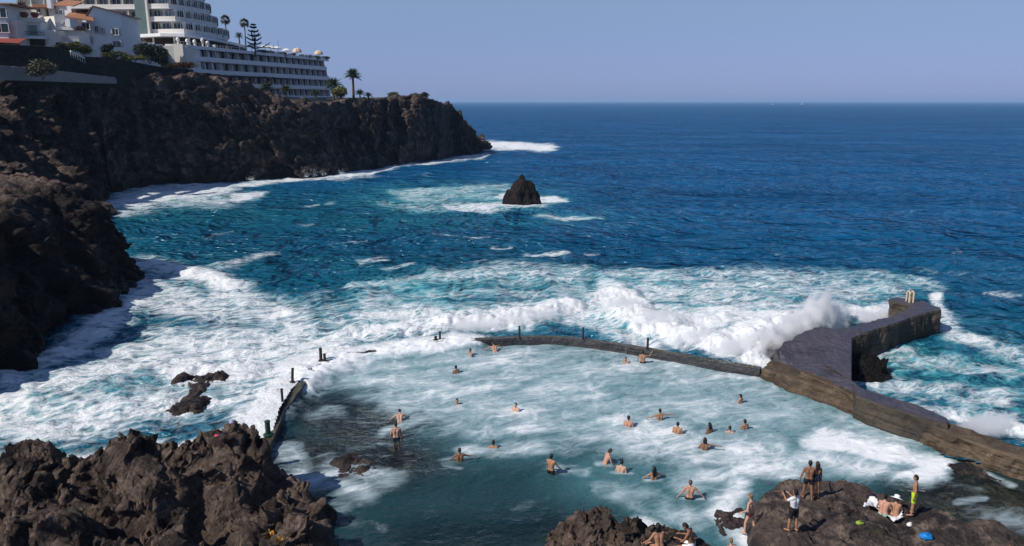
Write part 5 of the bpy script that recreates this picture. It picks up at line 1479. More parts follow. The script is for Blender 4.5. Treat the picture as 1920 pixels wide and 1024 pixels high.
def pose(lean=0, twist=0, side=0, arms=((12, 5, 8, 12), (12, 5, 8, 12)), legs=((4, 2, 2), (4, -2, 2)), head=(0, 0), female=False, hip=.93, roll=0):
    """arms: (abduction, flexion, forearm abduction, forearm flexion) left, right; legs: (abduction, thigh flexion, shin flexion)"""
    J = {}
    P0 = Vector((0, 0, hip)); J['pelvis'] = P0
    M_ = Matrix.Rotation(R(twist), 3, 'Z') @ Matrix.Rotation(R(-lean), 3, 'X') @ Matrix.Rotation(R(side), 3, 'Y')
    def up(x, y, z): return P0 + M_ @ Vector((x, y, z))
    sw = .165 if female else .19
    J['waist'] = up(0, 0, .16); J['chest'] = up(0, .005, .37); J['neck'] = up(0, 0, .54)
    H_ = M_ @ Matrix.Rotation(R(head[1]), 3, 'Z') @ Matrix.Rotation(R(-head[0]), 3, 'X')
    J['H'] = H_; J['head'] = J['neck'] + H_ @ Vector((0, .025, .16))
    for s_, nm, a in ((-1, 'l', arms[0]), (1, 'r', arms[1])):
        J[nm + 'sh'] = up(s_ * sw, 0, .475)
        d1 = M_ @ limb_dir(s_, a[0], a[1]); d2 = M_ @ limb_dir(s_, a[2], a[3])
        J[nm + 'el'] = J[nm + 'sh'] + d1 * .285; J[nm + 'wr'] = J[nm + 'el'] + d2 * .245; J[nm + 'hd'] = d2
    Rt = Matrix.Rotation(R(twist * .4), 3, 'Z')
    for s_, nm, l in ((-1, 'l', legs[0]), (1, 'r', legs[1])):
        J[nm + 'hp'] = P0 + Rt @ Vector((s_ * .095, 0, -.03))
        d1 = Rt @ limb_dir(s_, l[0], l[1]); d2 = Rt @ limb_dir(s_, l[0] * .6, l[2])
        J[nm + 'kn'] = J[nm + 'hp'] + d1 * .43; J[nm + 'an'] = J[nm + 'kn'] + d2 * .40
        f = Vector((d1.x * .3 + s_ * .25, 1, 0)) if l[1] < 60 else Vector((s_ * .2, 1, -.1)); f.normalize()
        if d2.y > .5: f = Vector((s_ * .2, .35, .9)).normalized()
        J[nm + 'to'] = J[nm + 'an'] + f * .17 + Vector((0, 0, -.045))
    return J

def body_caps(J, female=False, build=1.0):
    b = build; c = []
    M3 = (J['chest'] - J['pelvis']).normalized(); ac = (J['rsh'] - J['lsh']).normalized()
    hw = .075 if not female else .085
    for s_ in (-1, 1):
        c.append((J['pelvis'] + ac * s_ * hw + M3 * -.02, J['pelvis'] + ac * s_ * hw * .9 + M3 * .06, .105 * b, .10 * b, 'hip'))
        c.append((J['pelvis'] + ac * s_ * hw * .8, J['waist'] + ac * s_ * .055, .10 * b, .088 * b, 'belly'))
        c.append((J['waist'] + ac * s_ * .055, J['chest'] + ac * s_ * .085, .088 * b, .105 * b, 'torso'))
        c.append((J['chest'] + ac * s_ * .085, J['neck'] + ac * s_ * .06 - M3 * .07, .105 * b, .06, 'torso'))
    c.append((J['lsh'], J['rsh'], .062 * b, .062 * b, 'torso'))
    fw = J['H'] @ Vector((0, 1, 0)); upv = J['H'] @ Vector((0, 0, 1)); sd = J['H'] @ Vector((1, 0, 0))
    if female:
        tf = M3.cross(ac) * -1
        if tf.dot(fw) < 0: tf = -tf
        for s_ in (-1, 1): c.append((J['chest'] + ac * s_ * .075 + tf * .07 + M3 * .0, J['chest'] + ac * s_ * .078 + tf * .095 - M3 * .02, .055, .05, 'bust'))
    c.append((J['neck'] - M3 * .05, J['head'] - upv * .06, .056, .052, 'neck'))
    h = J['head']
    c.append((h - fw * .022 + upv * .015, h + upv * .045, .083, .078, 'head')); c.append((h + fw * .02 + upv * .0, h + fw * .025 + upv * .05, .07, .068, 'face'))
    c.append((h + fw * .03 - upv * .065, h + fw * .04 - upv * .03, .046, .055, 'face'))
    c.append((h + fw * .088 - upv * .004, h + fw * .098 - upv * .024, .011, .017, 'face'))
    for s_ in (-1, 1): c.append((h + sd * s_ * .080 + upv * .015, h + sd * s_ * .084 - upv * .02, .018, .013, 'ear'))
    for nm in 'lr':
        c.append((J[nm + 'sh'], J[nm + 'el'], .054 * b, .041 * b, 'uarm' + nm)); c.append((J[nm + 'el'], J[nm + 'wr'], .041 * b, .028, 'farm' + nm))
        c.append((J[nm + 'wr'] + J[nm + 'hd'] * .02, J[nm + 'wr'] + J[nm + 'hd'] * .065, .030, .036, 'palm'))
        c.append((J[nm + 'hp'], J[nm + 'kn'], .092 * b, .060 * b, 'thigh' + nm)); c.append((J[nm + 'kn'], J[nm + 'kn'].lerp(J[nm + 'an'], .35), .058, .060 * b, 'shin')); c.append((J[nm + 'kn'].lerp(J[nm + 'an'], .35), J[nm + 'an'], .058 * b, .038, 'shin'))
        c.append((J[nm + 'an'] - (J[nm + 'to'] - J[nm + 'an']) * .22 + Vector((0, 0, -.03)), J[nm + 'to'], .040, .030, 'foot'))
    return c

def add_hands(bm_v, bm_f, J):
    for nm, s_ in (('l', -1), ('r', 1)):
        w0 = J[nm + 'wr']; d = J[nm + 'hd']; ac = d.cross(Vector((0, 0, 1)))
        if ac.length < .2: ac = Vector((0, 1, 0))
        ac.normalize(); nn = d.cross(ac).normalized()
        if nn.z > 0: nn = -nn
        for k, (o_, L_) in enumerate(((-.027, .062), (-.009, .074), (.010, .070), (.027, .054))):
            b = w0 + d * .085 + ac * o_
            m1 = b + d * L_ * .5 + nn * .006; m2 = m1 + (d * .8 + nn * .5) * L_ * .5
            yield (b - d * .02, m1, m2, .0095)
        b = w0 + d * .03 + ac * .030 * s_; yield (b, b + (d * .6 + ac * s_ * .8) * .038, b + (d * .6 + ac * s_ * .8) * .038 + (d * .9 + ac * s_ * .2) * .030, .011)

def region(me, caps, tags, off, name, mat, parent, tmax=None, zmin=None):
    """a garment: the part of the skin nearest the named limbs, lifted off the body"""
    V = np.zeros(len(me.vertices) * 3); me.vertices.foreach_get('co', V); V = V.reshape(-1, 3)
    Nn = np.zeros(len(me.vertices) * 3); me.vertices.foreach_get('normal', Nn); Nn = Nn.reshape(-1, 3)
    best = np.full(len(V), 1e9); ok = np.zeros(len(V), bool)
    for c in caps:
        a = np.array(c[0]); b = np.array(c[1]); d = b - a; L = d @ d + 1e-9
        t = np.clip(((V - a) @ d) / L, 0, 1); r_ = c[2] + (c[3] - c[2]) * t
        q = np.linalg.norm(V - a - t[:, None] * d, axis=1) - r_
        lim = None
        for k, v in tags.items():
            if c[4].startswith(k): lim = v
        hit = (t >= lim[0]) & (t <= lim[1]) if lim else np.zeros(len(V), bool)
        upd = q < best; ok = np.where(upd, hit, ok); best = np.minimum(best, q)
    vs, fs, mp = [], [], {}
    for p in me.polygons:
        if sum(ok[i] for i in p.vertices) >= len(p.vertices) - 1:
            f = []
            for i in p.vertices:
                if i not in mp: mp[i] = len(vs); vs.append(V[i] + Nn[i] * off)
                f.append(mp[i])
            fs.append(f)
    if not fs: return None
    return mesh_obj(name, vs, fs, mat, parent, True)

def person(loc, rz, label, J, sk=0, hair='black', hair_len=0, wear=(), female=False, build=1.0, scale=1.0, vox=.019, group=None, extra=None, bun=False):
    t = thing('person', label, 'person', loc, R(rz), group); t.scale = (scale,) * 3
    caps = body_caps(J, female, build)
    me = remeshed(caps, vox)
    me.name = 'person_body'
    fw = J['H'] @ Vector((0, 1, 0)); upv = J['H'] @ Vector((0, 0, 1)); sd = J['H'] @ Vector((1, 0, 0)); h = J['head']
    bm = bmesh.new(); bm.from_mesh(me)
    for f in bm.faces: f.smooth = True; f.material_index = 0
    n0 = len(bm.faces)
    for (a, m1, m2, r_) in add_hands(None, None, J):
        capsule(bm, a, m1, r_, r_ * .95, 6); capsule(bm, m1, m2, r_ * .95, r_ * .75, 6)
    bm.faces.ensure_lookup_table(); n1 = len(bm.faces)
    for s_ in (-1, 1): capsule(bm, h + fw * .086 + sd * s_ * .031 + upv * .018, h + fw * .087 + sd * s_ * .033 + upv * .018, .0085, .0085, 6)
    bm.faces.ensure_lookup_table(); n2 = len(bm.faces)
    capsule(bm, h + fw * .083 - upv * .052 - sd * .02, h + fw * .083 - upv * .052 + sd * .02, .007, .007, 6)
    bm.faces.ensure_lookup_table()
    for i, f in enumerate(bm.faces):
        if i >= n0: f.smooth = True
        if i >= n1: f.material_index = 1
        if i >= n2: f.material_index = 2
    bm.to_mesh(me); bm.free()
    me.materials.clear(); me.materials.append(SK[sk]); me.materials.append(M_EYE); me.materials.append(M_LIP)
    o = bpy.data.objects.new('body', me); COL.objects.link(o); o.parent = t
    # hair
    if hair:
        hc = [(h - fw * .030 + upv * .030, h - fw * .012 + upv * .062, .088, .086), (h - fw * .045 - upv * .02, h - fw * .035 + upv * .03, .074, .080)]
        if hair_len:
            for s_ in (-1, 0, 1):
                hc.append((h - fw * .05 + sd * s_ * .045, h - fw * .085 + sd * s_ * .060 - Vector((0, 0, hair_len)), .062, .040))
        if bun: hc.append((h - fw * .10 + upv * .07, h - fw * .11 + upv * .08, .045, .045))
        hm = remeshed(hc, .016, 2); hm.materials.clear(); hm.materials.append(HAIR[hair])
        hm.polygons.foreach_set('use_smooth', [True] * len(hm.polygons))
        ho = bpy.data.objects.new('hair', hm); COL.objects.link(ho); ho.parent = t
    for (nm, mt, tags, off) in wear: region(me, caps, tags, off, nm, CL_[mt], t)
    return t

TRUNKS = lambda m: ('swim_trunks', m, {'hip': (0, .9), 'thigh': (0, .45), 'belly': (0, .25)}, .012)
BRIEFS = lambda m: ('bikini_bottom', m, {'hip': (0, .8), 'thigh': (0, .12)}, .007)
BTOP = lambda m: ('bikini_top', m, {'bust': (0, 1)}, .006)
SHORTS = lambda m: ('shorts', m, {'hip': (0, 1), 'belly': (0, .5), 'thigh': (0, .75)}, .018)
SHIRT = lambda m: ('shirt', m, {'torso': (0, 1), 'belly': (.25, 1), 'bust': (0, 1), 'uarm': (0, .65)}, .016)
SUIT = lambda m: ('swimsuit', m, {'torso': (0, .6), 'belly': (0, 1), 'hip': (0, 1), 'bust': (0, 1)}, .007)

HANG = ((14, 6, 8, 16), (14, 6, 8, 16))
WIDE = ((70, 8, 62, 14), (70, 8, 62, 14))
FWD = ((25, 50, 10, 78), (25, 50, 10, 78))
def swim(px, py, label, sub, rz=0, **kw):
    """py: photo row of the waterline at the body; sub: metres of the figure below the water"""
    p = at(px, py, .02); pk = {k: kw.pop(k) for k in ('lean', 'twist', 'side', 'arms', 'head', 'legs') if k in kw}
    return person((p.x, p.y, -sub), rz, label, pose(female=kw.get('female', False), **pk), group='bathers in the pool', vox=kw.pop('vox', .024), **kw)

# facing: 0 looks away from the camera (out to sea), 180 looks back at it, 90 looks left
swim(882, 668, 'dark haired bather at the left end of the far wall, shoulders out of the water', 1.18, 120)
swim(929, 660, 'bather leaning on the left end of the far wall, arms spread', .98, 20, lean=40, arms=((80, 40, 60, 60), (80, 40, 60, 60)), sk=3, hair='brown')
swim(855, 699, 'dark haired bather with shoulders out in the open milky water left of centre', 1.24, 30, hair='black')
swim(857, 757, 'lone head with dark hair low in the pale water left of centre', 1.42, 200)
swim(967, 770, 'bather with wet shoulders alone in the middle of the pool', 1.26, 150, sk=1)
swim(1205, 680, 'man at the far wall reaching for the dark post beside him', .86, -20, lean=-8, arms=((25, 10, 10, 20), (60, 70, 20, 140)), sk=0, wear=(TRUNKS('black'),))
swim(1173, 680, 'head of a bather just in front of the man at the dark post', 1.34, 160)
swim(1388, 755, 'bather with shoulders out near the right hand wall, farthest right of the group', 1.22, 40, sk=3)
swim(1237, 787, 'bather with both arms stretched wide', 1.10, 10, arms=((72, -10, 84, 4), (86, 12, 92, 10)), sk=0)
swim(1178, 800, 'broad backed man up to his chest left of the arm stretching bather', 1.12, -15, sk=3, build=1.08)
swim(1270, 812, 'broad backed bather right below the arm stretching one', 1.12, -25, sk=0, build=1.08)
swim(1330, 812, 'woman with dark hair down her neck, back to the camera', 1.15, 30, hair='black', hair_len=.18, female=True, sk=2)
swim(1368, 812, 'fair skinned head low in the water between two dark haired bathers', 1.34, -10, sk=1, hair='brown')
swim(1396, 805, 'dark haired bather at the right end of the loose row, shoulders out', 1.18, 20, sk=0)
swim(1321, 843, 'woman with one arm stretched to the right', 1.10, -10, arms=((30, 10, 20, 30), (84, 10, 86, 20)), hair='black', hair_len=.12, female=True, sk=2)
swim(1134, 868, 'slim bather standing sideways bent over, arm reaching into the water', .98, -75, lean=20, arms=((15, 30, 10, 40), (15, 35, 10, 45)), sk=3, hair='brown')
swim(1164, 886, 'dark haired bather just behind the sideways standing one', 1.14, -20, lean=10, sk=1, hair='black')
swim(1226, 898, 'woman with a mass of long black hair, arms out', 1.12, 10, arms=((55, 20, 40, 30), (62, 20, 50, 30)), hair='black', hair_len=.34, female=True, sk=0)
swim(1293, 936, 'man wading waist deep with arms held out, black trunks', .83, -8, arms=((30, 4, 36, 8), (42, 0, 48, -4)), sk=3, hair='grey', wear=(TRUNKS('black'),), build=1.08)
swim(1033, 889, 'man in black trunks wading thigh deep away from the camera', .72, -35, arms=((18, 20, 8, 40), (22, 25, 15, 45)), sk=0, hair='black', wear=(TRUNKS('black'),))
swim(862, 866, 'man chest deep at the left with one arm reaching right, dark trunks under water', 1.02, 10, arms=((40, 20, 20, 40), (64, 24, 82, 20)), sk=2, hair='brown', wear=(TRUNKS('navy'),), build=1.05)
swim(925, 839, 'dark haired head in a small patch of foam', 1.36, -10)
swim(750, 790, 'crouched bather with head down behind the pale backed man', 1.04, 10, lean=30, head=(25, 0), arms=((50, 40, 30, 60), (50, 40, 30, 60)), sk=1, hair='brown')
swim(743, 822, 'pale backed man at the edge of the dark shallows', .86, 10, sk=1, hair='brown', arms=HANG, wear=(TRUNKS('navy'),), build=1.05)

# bathers on the rocks
def stand(px, py, label, field, rz=0, dz=0, default=1.0, **kw):
    p = at(px, py, default)
    for _ in range(4): p = at(px, py, ground(field, p.x, p.y, default))
    pk = {k: kw.pop(k) for k in ('lean', 'twist', 'side', 'arms', 'head', 'legs', 'hip') if k in kw}
    g_ = kw.pop('group', 'bathers on the rock platform')
    return person((p.x, p.y, p.z + dz), rz, label, pose(female=kw.get('female', False), **pk), group=g_, **kw)

stand(1513, 936, 'bare backed man in black trunks, arm round the woman beside him', PLAT_H, -8, arms=((20, -2, 12, 8), (30, 20, 10, 30)), legs=((5, 8, 4), (5, -8, -10)), sk=2, wear=(TRUNKS('black'),), build=1.05)
stand(1527, 934, 'dark haired woman in a dark swimsuit close against the man in black trunks', PLAT_H, 5, hair='brown', hair_len=.2, female=True, sk=2, scale=.95, wear=(SUIT('navy'),))
stand(1404, 1001, 'woman in a dark red bikini stepping at the foaming rock edge', PLAT_H, 40, default=.5, arms=((25, -5, 15, 55), (14, 6, 10, 30)), legs=((6, 14, -2), (6, -12, -16)), head=(14, 0), hair='fair', bun=True, female=True, sk=1, wear=(BRIEFS('red'), BTOP('red')), dz=0)
stand(1485, 996, 'woman in a white top and black shorts raising a phone', PLAT_H, 25, arms=((6, 48, -16, 118), (6, 48, -16, 118)), hair='black', hair_len=.05, female=True, sk=0, wear=(SHIRT('white'), SHORTS('black')), legs=((4, 6, 2), (4, -6, -4)))
stand(1710, 965, 'bare chested man in neon yellow shorts', PLAT_H, 60, arms=((10, -5, 6, 8), (10, 4, 4, 14)), sk=0, wear=(SHORTS('neon'),), head=(5, 0))
SIT = dict(hip=.10, legs=((12, 78, 8), (12, 72, 4)))
stand(1655, 968, 'seated woman in a mint bikini on the white towel', PLAT_H, -35, hip=.11, legs=((10, 95, 55), (10, 92, 60)), lean=12, arms=((20, 30, 5, 60), (20, 30, 5, 60)), hair='black', bun=True, female=True, sk=3, wear=(BTOP('mint'), BRIEFS('mint')))
hatw = stand(1676, 972, 'seated woman in a white sun hat and dark bikini', PLAT_H, -30, hip=.11, legs=((10, 95, 70), (10, 92, 62)), lean=14, head=(18, -10), arms=((18, 35, 5, 70), (18, 35, 5, 70)), hair='brown', hair_len=.10, female=True, sk=0, wear=(BTOP('black'), BRIEFS('black')))
SITR = 'bathers at the bottom edge'
def sit_at(px, py, z, rz, label, **kw):
    p = at(px, py, z); pk = {k: kw.pop(k) for k in ('lean', 'twist', 'side', 'arms', 'head', 'legs', 'hip') if k in kw}
    return person((p.x, p.y, z - .02), rz, label, pose(female=kw.get('female', False), **pk), group=SITR, **kw)
def seat_z(px, py, z0):
    z = z0
    for _ in range(5): p = at(px, py, z); z = ground(PTR_H, p.x, p.y, z0)
    return z
def seat_rock(px, py, z, r_, label, seed):
    p = at(px, py, z); n = 9
    foot_ = [(p.x + math.cos(k * 6.283 / n) * r_ * (1 + .15 * math.sin(k * 2.7 + seed)), p.y + .1 + math.sin(k * 6.283 / n) * r_) for k in range(n)]
    o_, H_ = rock('boulder', foot_, z, .35, [], M_LAVA, seed, .04, (.04, .05, .05), .08, drop=.8)
    return tag(o_, label, 'boulder'), H_
sb, sH = seat_rock(1236, 1034, 1.75, 1.0, 'dark lava boulder under the orange lit woman at the bottom edge', 91)
sb2, sH2 = seat_rock(1300, 1030, 1.85, 1.0, 'dark rounded boulder under the man with the phone', 95)
sit_at(1236, 1030, 1.80, 15, 'woman with long black hair seated at the bottom edge, sunlit back', hip=.12, legs=((18, 88, 40), (18, 88, 50)), lean=12, arms=((35, 20, 20, 55), (45, 35, 20, 80)), hair='black', hair_len=.30, female=True, sk=0, wear=(BTOP('black'), BRIEFS('black')))
mp = sit_at(1297, 1026, 1.92, 62, 'man seated sideways looking down at a phone, white shorts', hip=.12, legs=((12, 80, 20), (12, 76, 14)), lean=14, head=(28, 0), arms=((10, 38, -12, 105), (10, 38, -12, 100)), hair='black', sk=2, wear=(('shorts', 'white', {'hip': (0, 1), 'thigh': (0, .7)}, .014),))
p = at(1372, 1046, .6)
person((p.x, p.y, p.z - .75), 20, 'fair haired bather at the bottom edge, only head and shoulder in view', pose(lean=10), 1, 'fair', group=SITR, wear=(TRUNKS('navy'),), scale=.85)
p = at(1912, 1062, 1.0)
person((p.x, p.y, ground(PLAT_H, p.x, p.y, .8)), 30, 'person in a pink and red top at the lower right corner', pose(lean=25, arms=FWD, hip=.5, legs=((10, 95, -60), (10, 90, -60))), 0, 'brown', group=SITR, wear=(SHIRT('pink'), SHORTS('white')))

# what they carry and left lying about
def lathe_thing(name, label, cat, loc, parts, group=None, rz=0):
    t = thing(name, label, cat, loc, rz, group)
    for nm, prof, mt, c_ in parts:
        m = MB(); m.lathe(prof, c_, 18); m.build(nm, mt, t, smooth=True)
    return t
bpy.context.view_layer.update()
def world_joint(t, J_, key): return t.matrix_world @ J_[key]
# sun hat
Jh = pose(hip=.11, legs=((10, 95, 70), (10, 92, 62)), lean=14, head=(18, -10), arms=((18, 35, 5, 70), (18, 35, 5, 70)), female=True)
hw_ = hatw.matrix_world @ (Jh['head'] + Jh['H'] @ Vector((0, -.01, .06)))
hat = lathe_thing('sun_hat', 'white wide brimmed sun hat on the seated woman', 'hat', hw_, [('brim', [(.10, 0), (.24, -.03), (.245, -.02), (.11, .015)], CL_['white'], (0, 0, 0)), ('crown', [(.115, 0), (.112, .06), (.095, .11), (.03, .13)], CL_['white'], (0, 0, .005))])
hat.rotation_euler = (R(-26), R(6), R(-30))
# phones
def phone(t, J_, label):
    c_ = t.matrix_world @ ((J_['lwr'] + J_['lhd'] * .12 + J_['rwr'] + J_['rhd'] * .12) / 2)
    q = thing('phone', label, 'phone', c_, t.rotation_euler.z)
    m = MB(); m.box((0, 0, 0), (.075, .010, .155)); m.build('case', CL_['black'], q); m = MB(); m.box((0, -.0065, 0), (.066, .002, .142)); m.build('screen', M_GLASS, q)
    q.rotation_euler.x = R(-35)
for o_ in [o_ for o_ in bpy.data.objects if o_.get('label') == 'woman in a white top and black shorts raising a phone']:
    phone(o_, pose(arms=((6, 48, -16, 118), (6, 48, -16, 118)), female=True), 'dark phone held up by the woman in the white top')
phone(mp, pose(hip=.12, lean=14, arms=((10, 38, -12, 105), (10, 38, -12, 100))), 'dark phone in the hands of the seated man')

def drape(name, label, cat, px_poly, field, mat, lift=.03, seed=2, bump=.04, res=.05):
    pts = []
    for px, py in px_poly:
        z = 1.0
        for _ in range(4): p = at(px, py, z); z = ground(field, p.x, p.y, 1.0)
        pts.append((p.x, p.y))
    xs = [p[0] for p in pts]; ys = [p[1] for p in pts]
    gx = np.arange(min(xs) - res, max(xs) + res, res); gy = np.arange(min(ys) - res, max(ys) + res, res)
    X, Y = np.meshgrid(gx, gy, indexing='ij')
    Z = np.array([[ground(field, x, y, 1.0) for y in gy] for x in gx]) + lift
    Z = Z + bump * (1 + billow(X / .25, Y / .25, 0 * X, 2, seed))
    o = grid_mesh(name, np.stack([X, Y, Z], -1), mat, inside(X, Y, pts))
    m = o.modifiers.new('thick', 'SOLIDIFY'); m.thickness = .012
    return tag(o, label, cat)
drape('towel', 'crumpled white towel spread under the two seated women', 'towel', [(1616, 960), (1626, 941), (1640, 937), (1654, 950), (1670, 962), (1692, 968), (1693, 976), (1674, 984), (1660, 972), (1642, 960), (1624, 964)], PLAT_H, CL_['white'], .12, 3, .05)
def bag(name, label, px, py, size, mat, mat2, rz, z0=1.0, field=None, cat='bag', dist=None):
    z = z0
    for _ in range(4): p = at(px, py, z); z = ground(field or PLAT_H, p.x, p.y, z0)
    if dist: p = aty(px, py, dist); z = ground(field, p.x, p.y, z0)
    t = thing(name, label, cat, (p.x, p.y, z - .02), R(rz))
    n, m_ = 14, 9; vs = []; fs = []
    for j in range(m_):
        u = j / (m_ - 1); r_ = (math.sin(math.pi * (.12 + .80 * u))) ** .6
        for k in range(n):
            a = 2 * math.pi * k / n; q = 1 + .14 * math.sin(a * 3 + j) + .10 * math.sin(a * 5 + 2 * j)
            vs.append((size[0] / 2 * r_ * q * math.cos(a), size[1] / 2 * r_ * q * math.sin(a), size[2] * u * (1 + .10 * math.sin(a * 2))))
    for j in range(m_ - 1):
        for k in range(n): fs.append([j * n + k, j * n + (k + 1) % n, (j + 1) * n + (k + 1) % n, (j + 1) * n + k])
    fs.append(list(range(n))[::-1]); fs.append([(m_ - 1) * n + k for k in range(n)])
    mesh_obj('sack', vs, fs, mat, t, True)
    s_ = MB(); s_.tube([(-size[0] * .25, 0, size[2] * .85), (-size[0] * .15, -.05, size[2] * 1.15), (size[0] * .15, -.05, size[2] * 1.15), (size[0] * .25, 0, size[2] * .85)], .016, 8); s_.build('strap', mat2, t)
    return t
M_BLUE = simple('blue_nylon', (.01, .22, .62), .45, .15, 6)
M_LIME = simple('lime_cloth', (.32, .42, .06), .8, .15, 8)
bag('beach_bag', 'bright blue bag lying on the flat rock', 1736, 1010, (.46, .36, .24), M_BLUE, M_BLUE, -20)
bag('pouch', 'small lime green bag on the rock below the towel', 1612, 983, (.34, .22, .17), M_LIME, CL_['black'], 10)
bag('rucksack', 'black bag beside the lime green one', 1622, 976, (.30, .24, .24), CL_['black'], CL_['black'], 40)
bag('rucksack', 'dark bag on the rock above the white towel', 1634, 936, (.42, .28, .26), CL_['black'], CL_['navy'], 0)
bag('pouch', 'small white pouch between the towel and the blue bag', 1705, 990, (.30, .22, .14), CL_['white'], CL_['white'], 30)
bag('bundle', 'pink cloth bundle on the right hand crag of the outcrop', 409, 820, (.26, .2, .14), CL_['pink'], CL_['navy'], 10, 3.2, OUT_H, dist=28.9)
bag('bundle', 'dark blue cloth bundle beside the pink one on the crag', 421, 822, (.36, .26, .14), CL_['navy'], CL_['navy'], 40, 3.2, OUT_H, dist=28.9)
bag('bundle', 'small pale lilac bag wedged on the slope of the outcrop', 441, 856, (.22, .2, .16), simple('lilac_cloth', (.55, .42, .62), .8, .1, 8), CL_['white'], 0, 2.8, OUT_H)

# boats on the horizon
def boat(px, py, L_, label, mast=0):
    p = at(px, py, 0)
    t = thing('boat', label, 'boat', (p.x, p.y, 0), R(8), 'boats on the horizon')
    hull = [(-.5, -.16), (-.5, .16), (.1, .18), (.36, .10), (.5, 0), (.36, -.10), (.1, -.18)]
    n = len(hull)
    vs = [(x * L_ * .9, y * L_ * .7, -.02 * L_) for x, y in hull] + [(x * L_, y * L_, .11 * L_ + max(0, x) * .05 * L_) for x, y in hull]
    mesh_obj('hull', vs, [list(range(n))[::-1], list(range(n, 2 * n))] + [[i, (i + 1) % n, (i + 1) % n + n, i + n] for i in range(n)], M_CANVAS, t)
    m = MB(); m.box((-.08 * L_, 0, .17 * L_), (.4 * L_, .2 * L_, .14 * L_)); m.box((-.1 * L_, 0, .27 * L_), (.24 * L_, .16 * L_, .06 * L_)); m.build('cabin', M_CANVAS, t)
    m = MB(); m.box((-.08 * L_, 0, .19 * L_), (.405 * L_, .205 * L_, .05 * L_)); m.build('window', M_GLASS, t)
    if mast: m = MB(); m.tube([(0, 0, .2 * L_), (0, 0, mast)], .12, 6); m.build('mast', M_PARA, t)
boat(1505, 196.5, 22, 'white motor boat far out on the horizon')
boat(1449, 196, 15, 'smaller pale boat on the horizon left of the white motor boat', 11)
# ------------------------------------------------------------------ spray thrown up by the breaking waves
g = G('spray_white')
M_SPRAY = g.done(g.n('MixShader', {0: .35, 1: g.n('BsdfDiffuse', {0: (.88, .89, .90)}), 2: g.n('BsdfTranslucent', {0: (.88, .89, .90)})}))
def spray(name, label, plumes, seed):
    rnd = np.random.default_rng(seed); vs = []; fs = []
    for (px, py, n, rx, ry, h, s0) in plumes:
        p = at(px, py, 0)
        for _ in range(n):
            u = rnd.random() ** 1.9; sp = .35 + .9 * u
            x = p.x + rnd.normal(0, rx * .5) * sp; y = p.y + rnd.normal(0, ry * .5) * sp; z = .2 + h * u * rnd.uniform(.6, 1.1)
            s_ = s0 * rnd.uniform(.35, 1.0) * (1.15 - .85 * u)
            c_ = np.array([x, y, z]); b = len(vs)
            q = rnd.normal(0, 1, (4, 3)); q -= q.mean(0); q /= np.linalg.norm(q, axis=1)[:, None]
            vs += [tuple(c_ + k * s_) for k in q]; fs += [[b, b + 1, b + 2], [b, b + 2, b + 3], [b, b + 3, b + 1], [b + 1, b + 3, b + 2]]
    o = mesh_obj(name, vs, fs, M_SPRAY)
    return tag(o, label, 'spray', None, 'stuff')
def mist(name, label, px, py, size, z0, dens, seed, thr=.47):
    """a puff of fine spray: an egg-shaped body of air thick with droplets, ragged by noise"""
    g = G('mist'); co = g.n('TexCoord').outputs['Object']
    r = g.n('VectorMath', {0: co}, operation='LENGTH').outputs['Value']
    pos = g.n('NewGeometry').outputs['Position']
    n = g.n('TexNoise', {'Vector': g.n('Mapping', {0: pos, 1: (seed * 3.7, seed, 0), 3: (1, 1, .7)}).outputs[0], 'Scale': 1.05, 'Detail': 6.0, 'Roughness': .74, 'Distortion': .5}).outputs[0]
    e = g.math('ADD', g.math('SUBTRACT', n, thr), g.math('MULTIPLY', g.math('SUBTRACT', .62, r), .42))
    d = g.math('MULTIPLY', g.math('MULTIPLY', g.ss(e, .0, .16), dens), g.ss(r, 1.0, .75))
    v = g.n('VolumePrincipled', {'Color': (1.0, 1.0, 1.0), 'Density': d, 'Anisotropy': .2})
    g.t.links.new(v.outputs[0], g.out.inputs['Volume'])
    bm = bmesh.new(); bmesh.ops.create_icosphere(bm, subdivisions=3, radius=1.0)
    me = bpy.data.meshes.new(name); bm.to_mesh(me); bm.free(); me.materials.append(g.m)
    o = bpy.data.objects.new(name, me); COL.objects.link(o)
    p = at(px, py, 0); o.location = (p.x, p.y, z0); o.scale = size; o.rotation_euler = (0, 0, R(25))
    return tag(o, label, 'spray', None, 'stuff')
MT = 'white mist of spray bursting where the wave meets the pier'
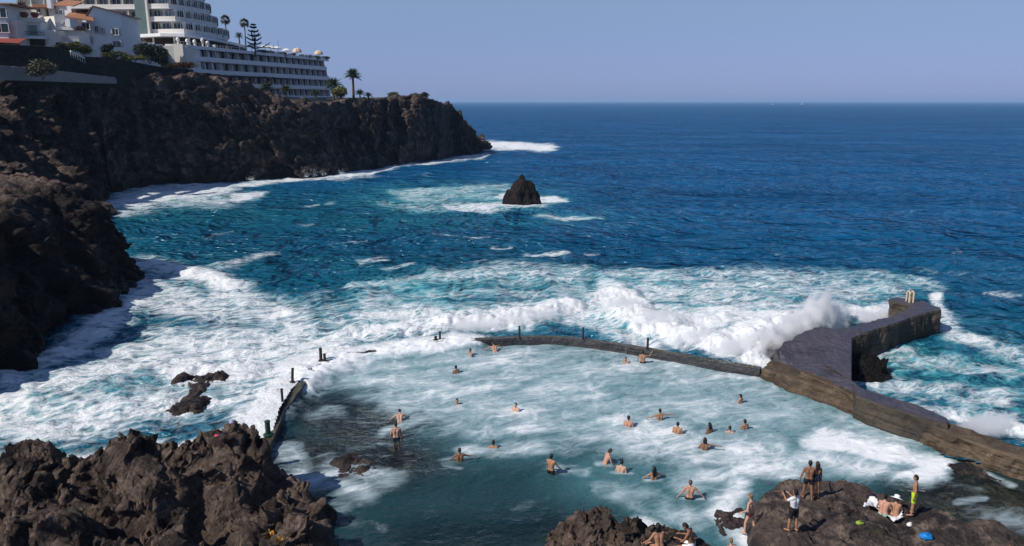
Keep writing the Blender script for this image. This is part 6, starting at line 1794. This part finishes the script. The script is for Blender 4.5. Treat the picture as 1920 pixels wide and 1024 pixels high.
for i, (px, py, sz, z0, dn) in enumerate([(1528, 632, (2.4, 1.8, 3.0), 1.4, 5.0), (1560, 622, (2.2, 1.8, 1.9), .9, 4.0), (1490, 642, (2.8, 1.8, 1.9), .9, 5.0), (1440, 662, (2.6, 1.7, 1.5), .7, 4.5), (1385, 668, (3.0, 1.6, 1.1), .5, 3.5),
                                          (1310, 650, (3.6, 1.7, 1.0), .5, 3.0), (1620, 608, (2.6, 1.7, 1.0), .4, 3.5), (1665, 600, (2.0, 1.5, .9), .4, 3.0), (1170, 590, (3.4, 1.7, 1.0), .6, 2.5), (1230, 615, (3.4, 1.7, 1.1), .6, 2.5),
                                          (1000, 604, (4.2, 1.6, .8), .4, 2.2), (900, 622, (4.0, 1.6, .7), .4, 2.2), (1850, 812, (3.4, 1.3, .8), .3, 3.0)]):
    mist('spray', MT if i < 9 else 'white mist over the broken waves outside the wall', px, py, sz, z0, dn, i + 1)
PL = []
rn = random.Random(4)
for (pts, n, h, s0, rad) in [([(1405, 668), (1450, 645), (1500, 622), (1545, 605), (1590, 598)], 44, 2.8, .04, 1.6), ([(1520, 612), (1535, 606)], 10, 3.9, .045, 1.3),
                         ([(1150, 565), (1210, 600), (1300, 640), (1400, 670)], 26, 1.2, .045, 1.4), ([(860, 622), (960, 610), (1070, 585)], 18, .9, .045, 1.4),
                         ([(560, 705), (600, 680), (700, 655), (860, 636)], 20, .55, .04, 1.0)]:
    for i in range(n):
        u = i / max(1, n - 1) * (len(pts) - 1); k = min(int(u), len(pts) - 2); f = u - k
        px = pts[k][0] * (1 - f) + pts[k + 1][0] * f + rn.uniform(-8, 8); py = pts[k][1] * (1 - f) + pts[k + 1][1] * f + rn.uniform(-4, 4)
        PL.append((px, py, 170, rad, rad, h * rn.uniform(.6, 1.25), s0))
spray('spray', 'white droplets flying off the waves that break on the wall and pier', PL, 9)
spray('spray', 'thin white spray along the foot of the far cliff and stack', [(px, py, 260, 1.6, 1.6, h, .09) for px, py, h in [(590, 332, 3.2), (605, 330, 2.4), (575, 333, 2.6), (640, 327, 1.6), (470, 339, 1.2), (985, 274, 1.2), (945, 276, 1.3), (920, 279, 1.2)]], 12)
# ------------------------------------------------------------------ sea air
HZ = 27000
m = MB(); m.box((0, 0, 29.0), (2 * HZ, 2 * HZ, 72))
hz = bpy.data.materials.new('sea_air'); hz.use_nodes = True
t_ = hz.node_tree; t_.nodes.clear()
pv = t_.nodes.new('ShaderNodeVolumePrincipled'); ou = t_.nodes.new('ShaderNodeOutputMaterial')
pv.inputs['Color'].default_value = (.46, .66, .88, 1); pv.inputs['Density'].default_value = 1.0e-4
t_.links.new(pv.outputs[0], ou.inputs['Volume'])
tag(m.build('haze', hz), kind='stuff', label='thin blue sea haze towards the horizon', cat='haze')
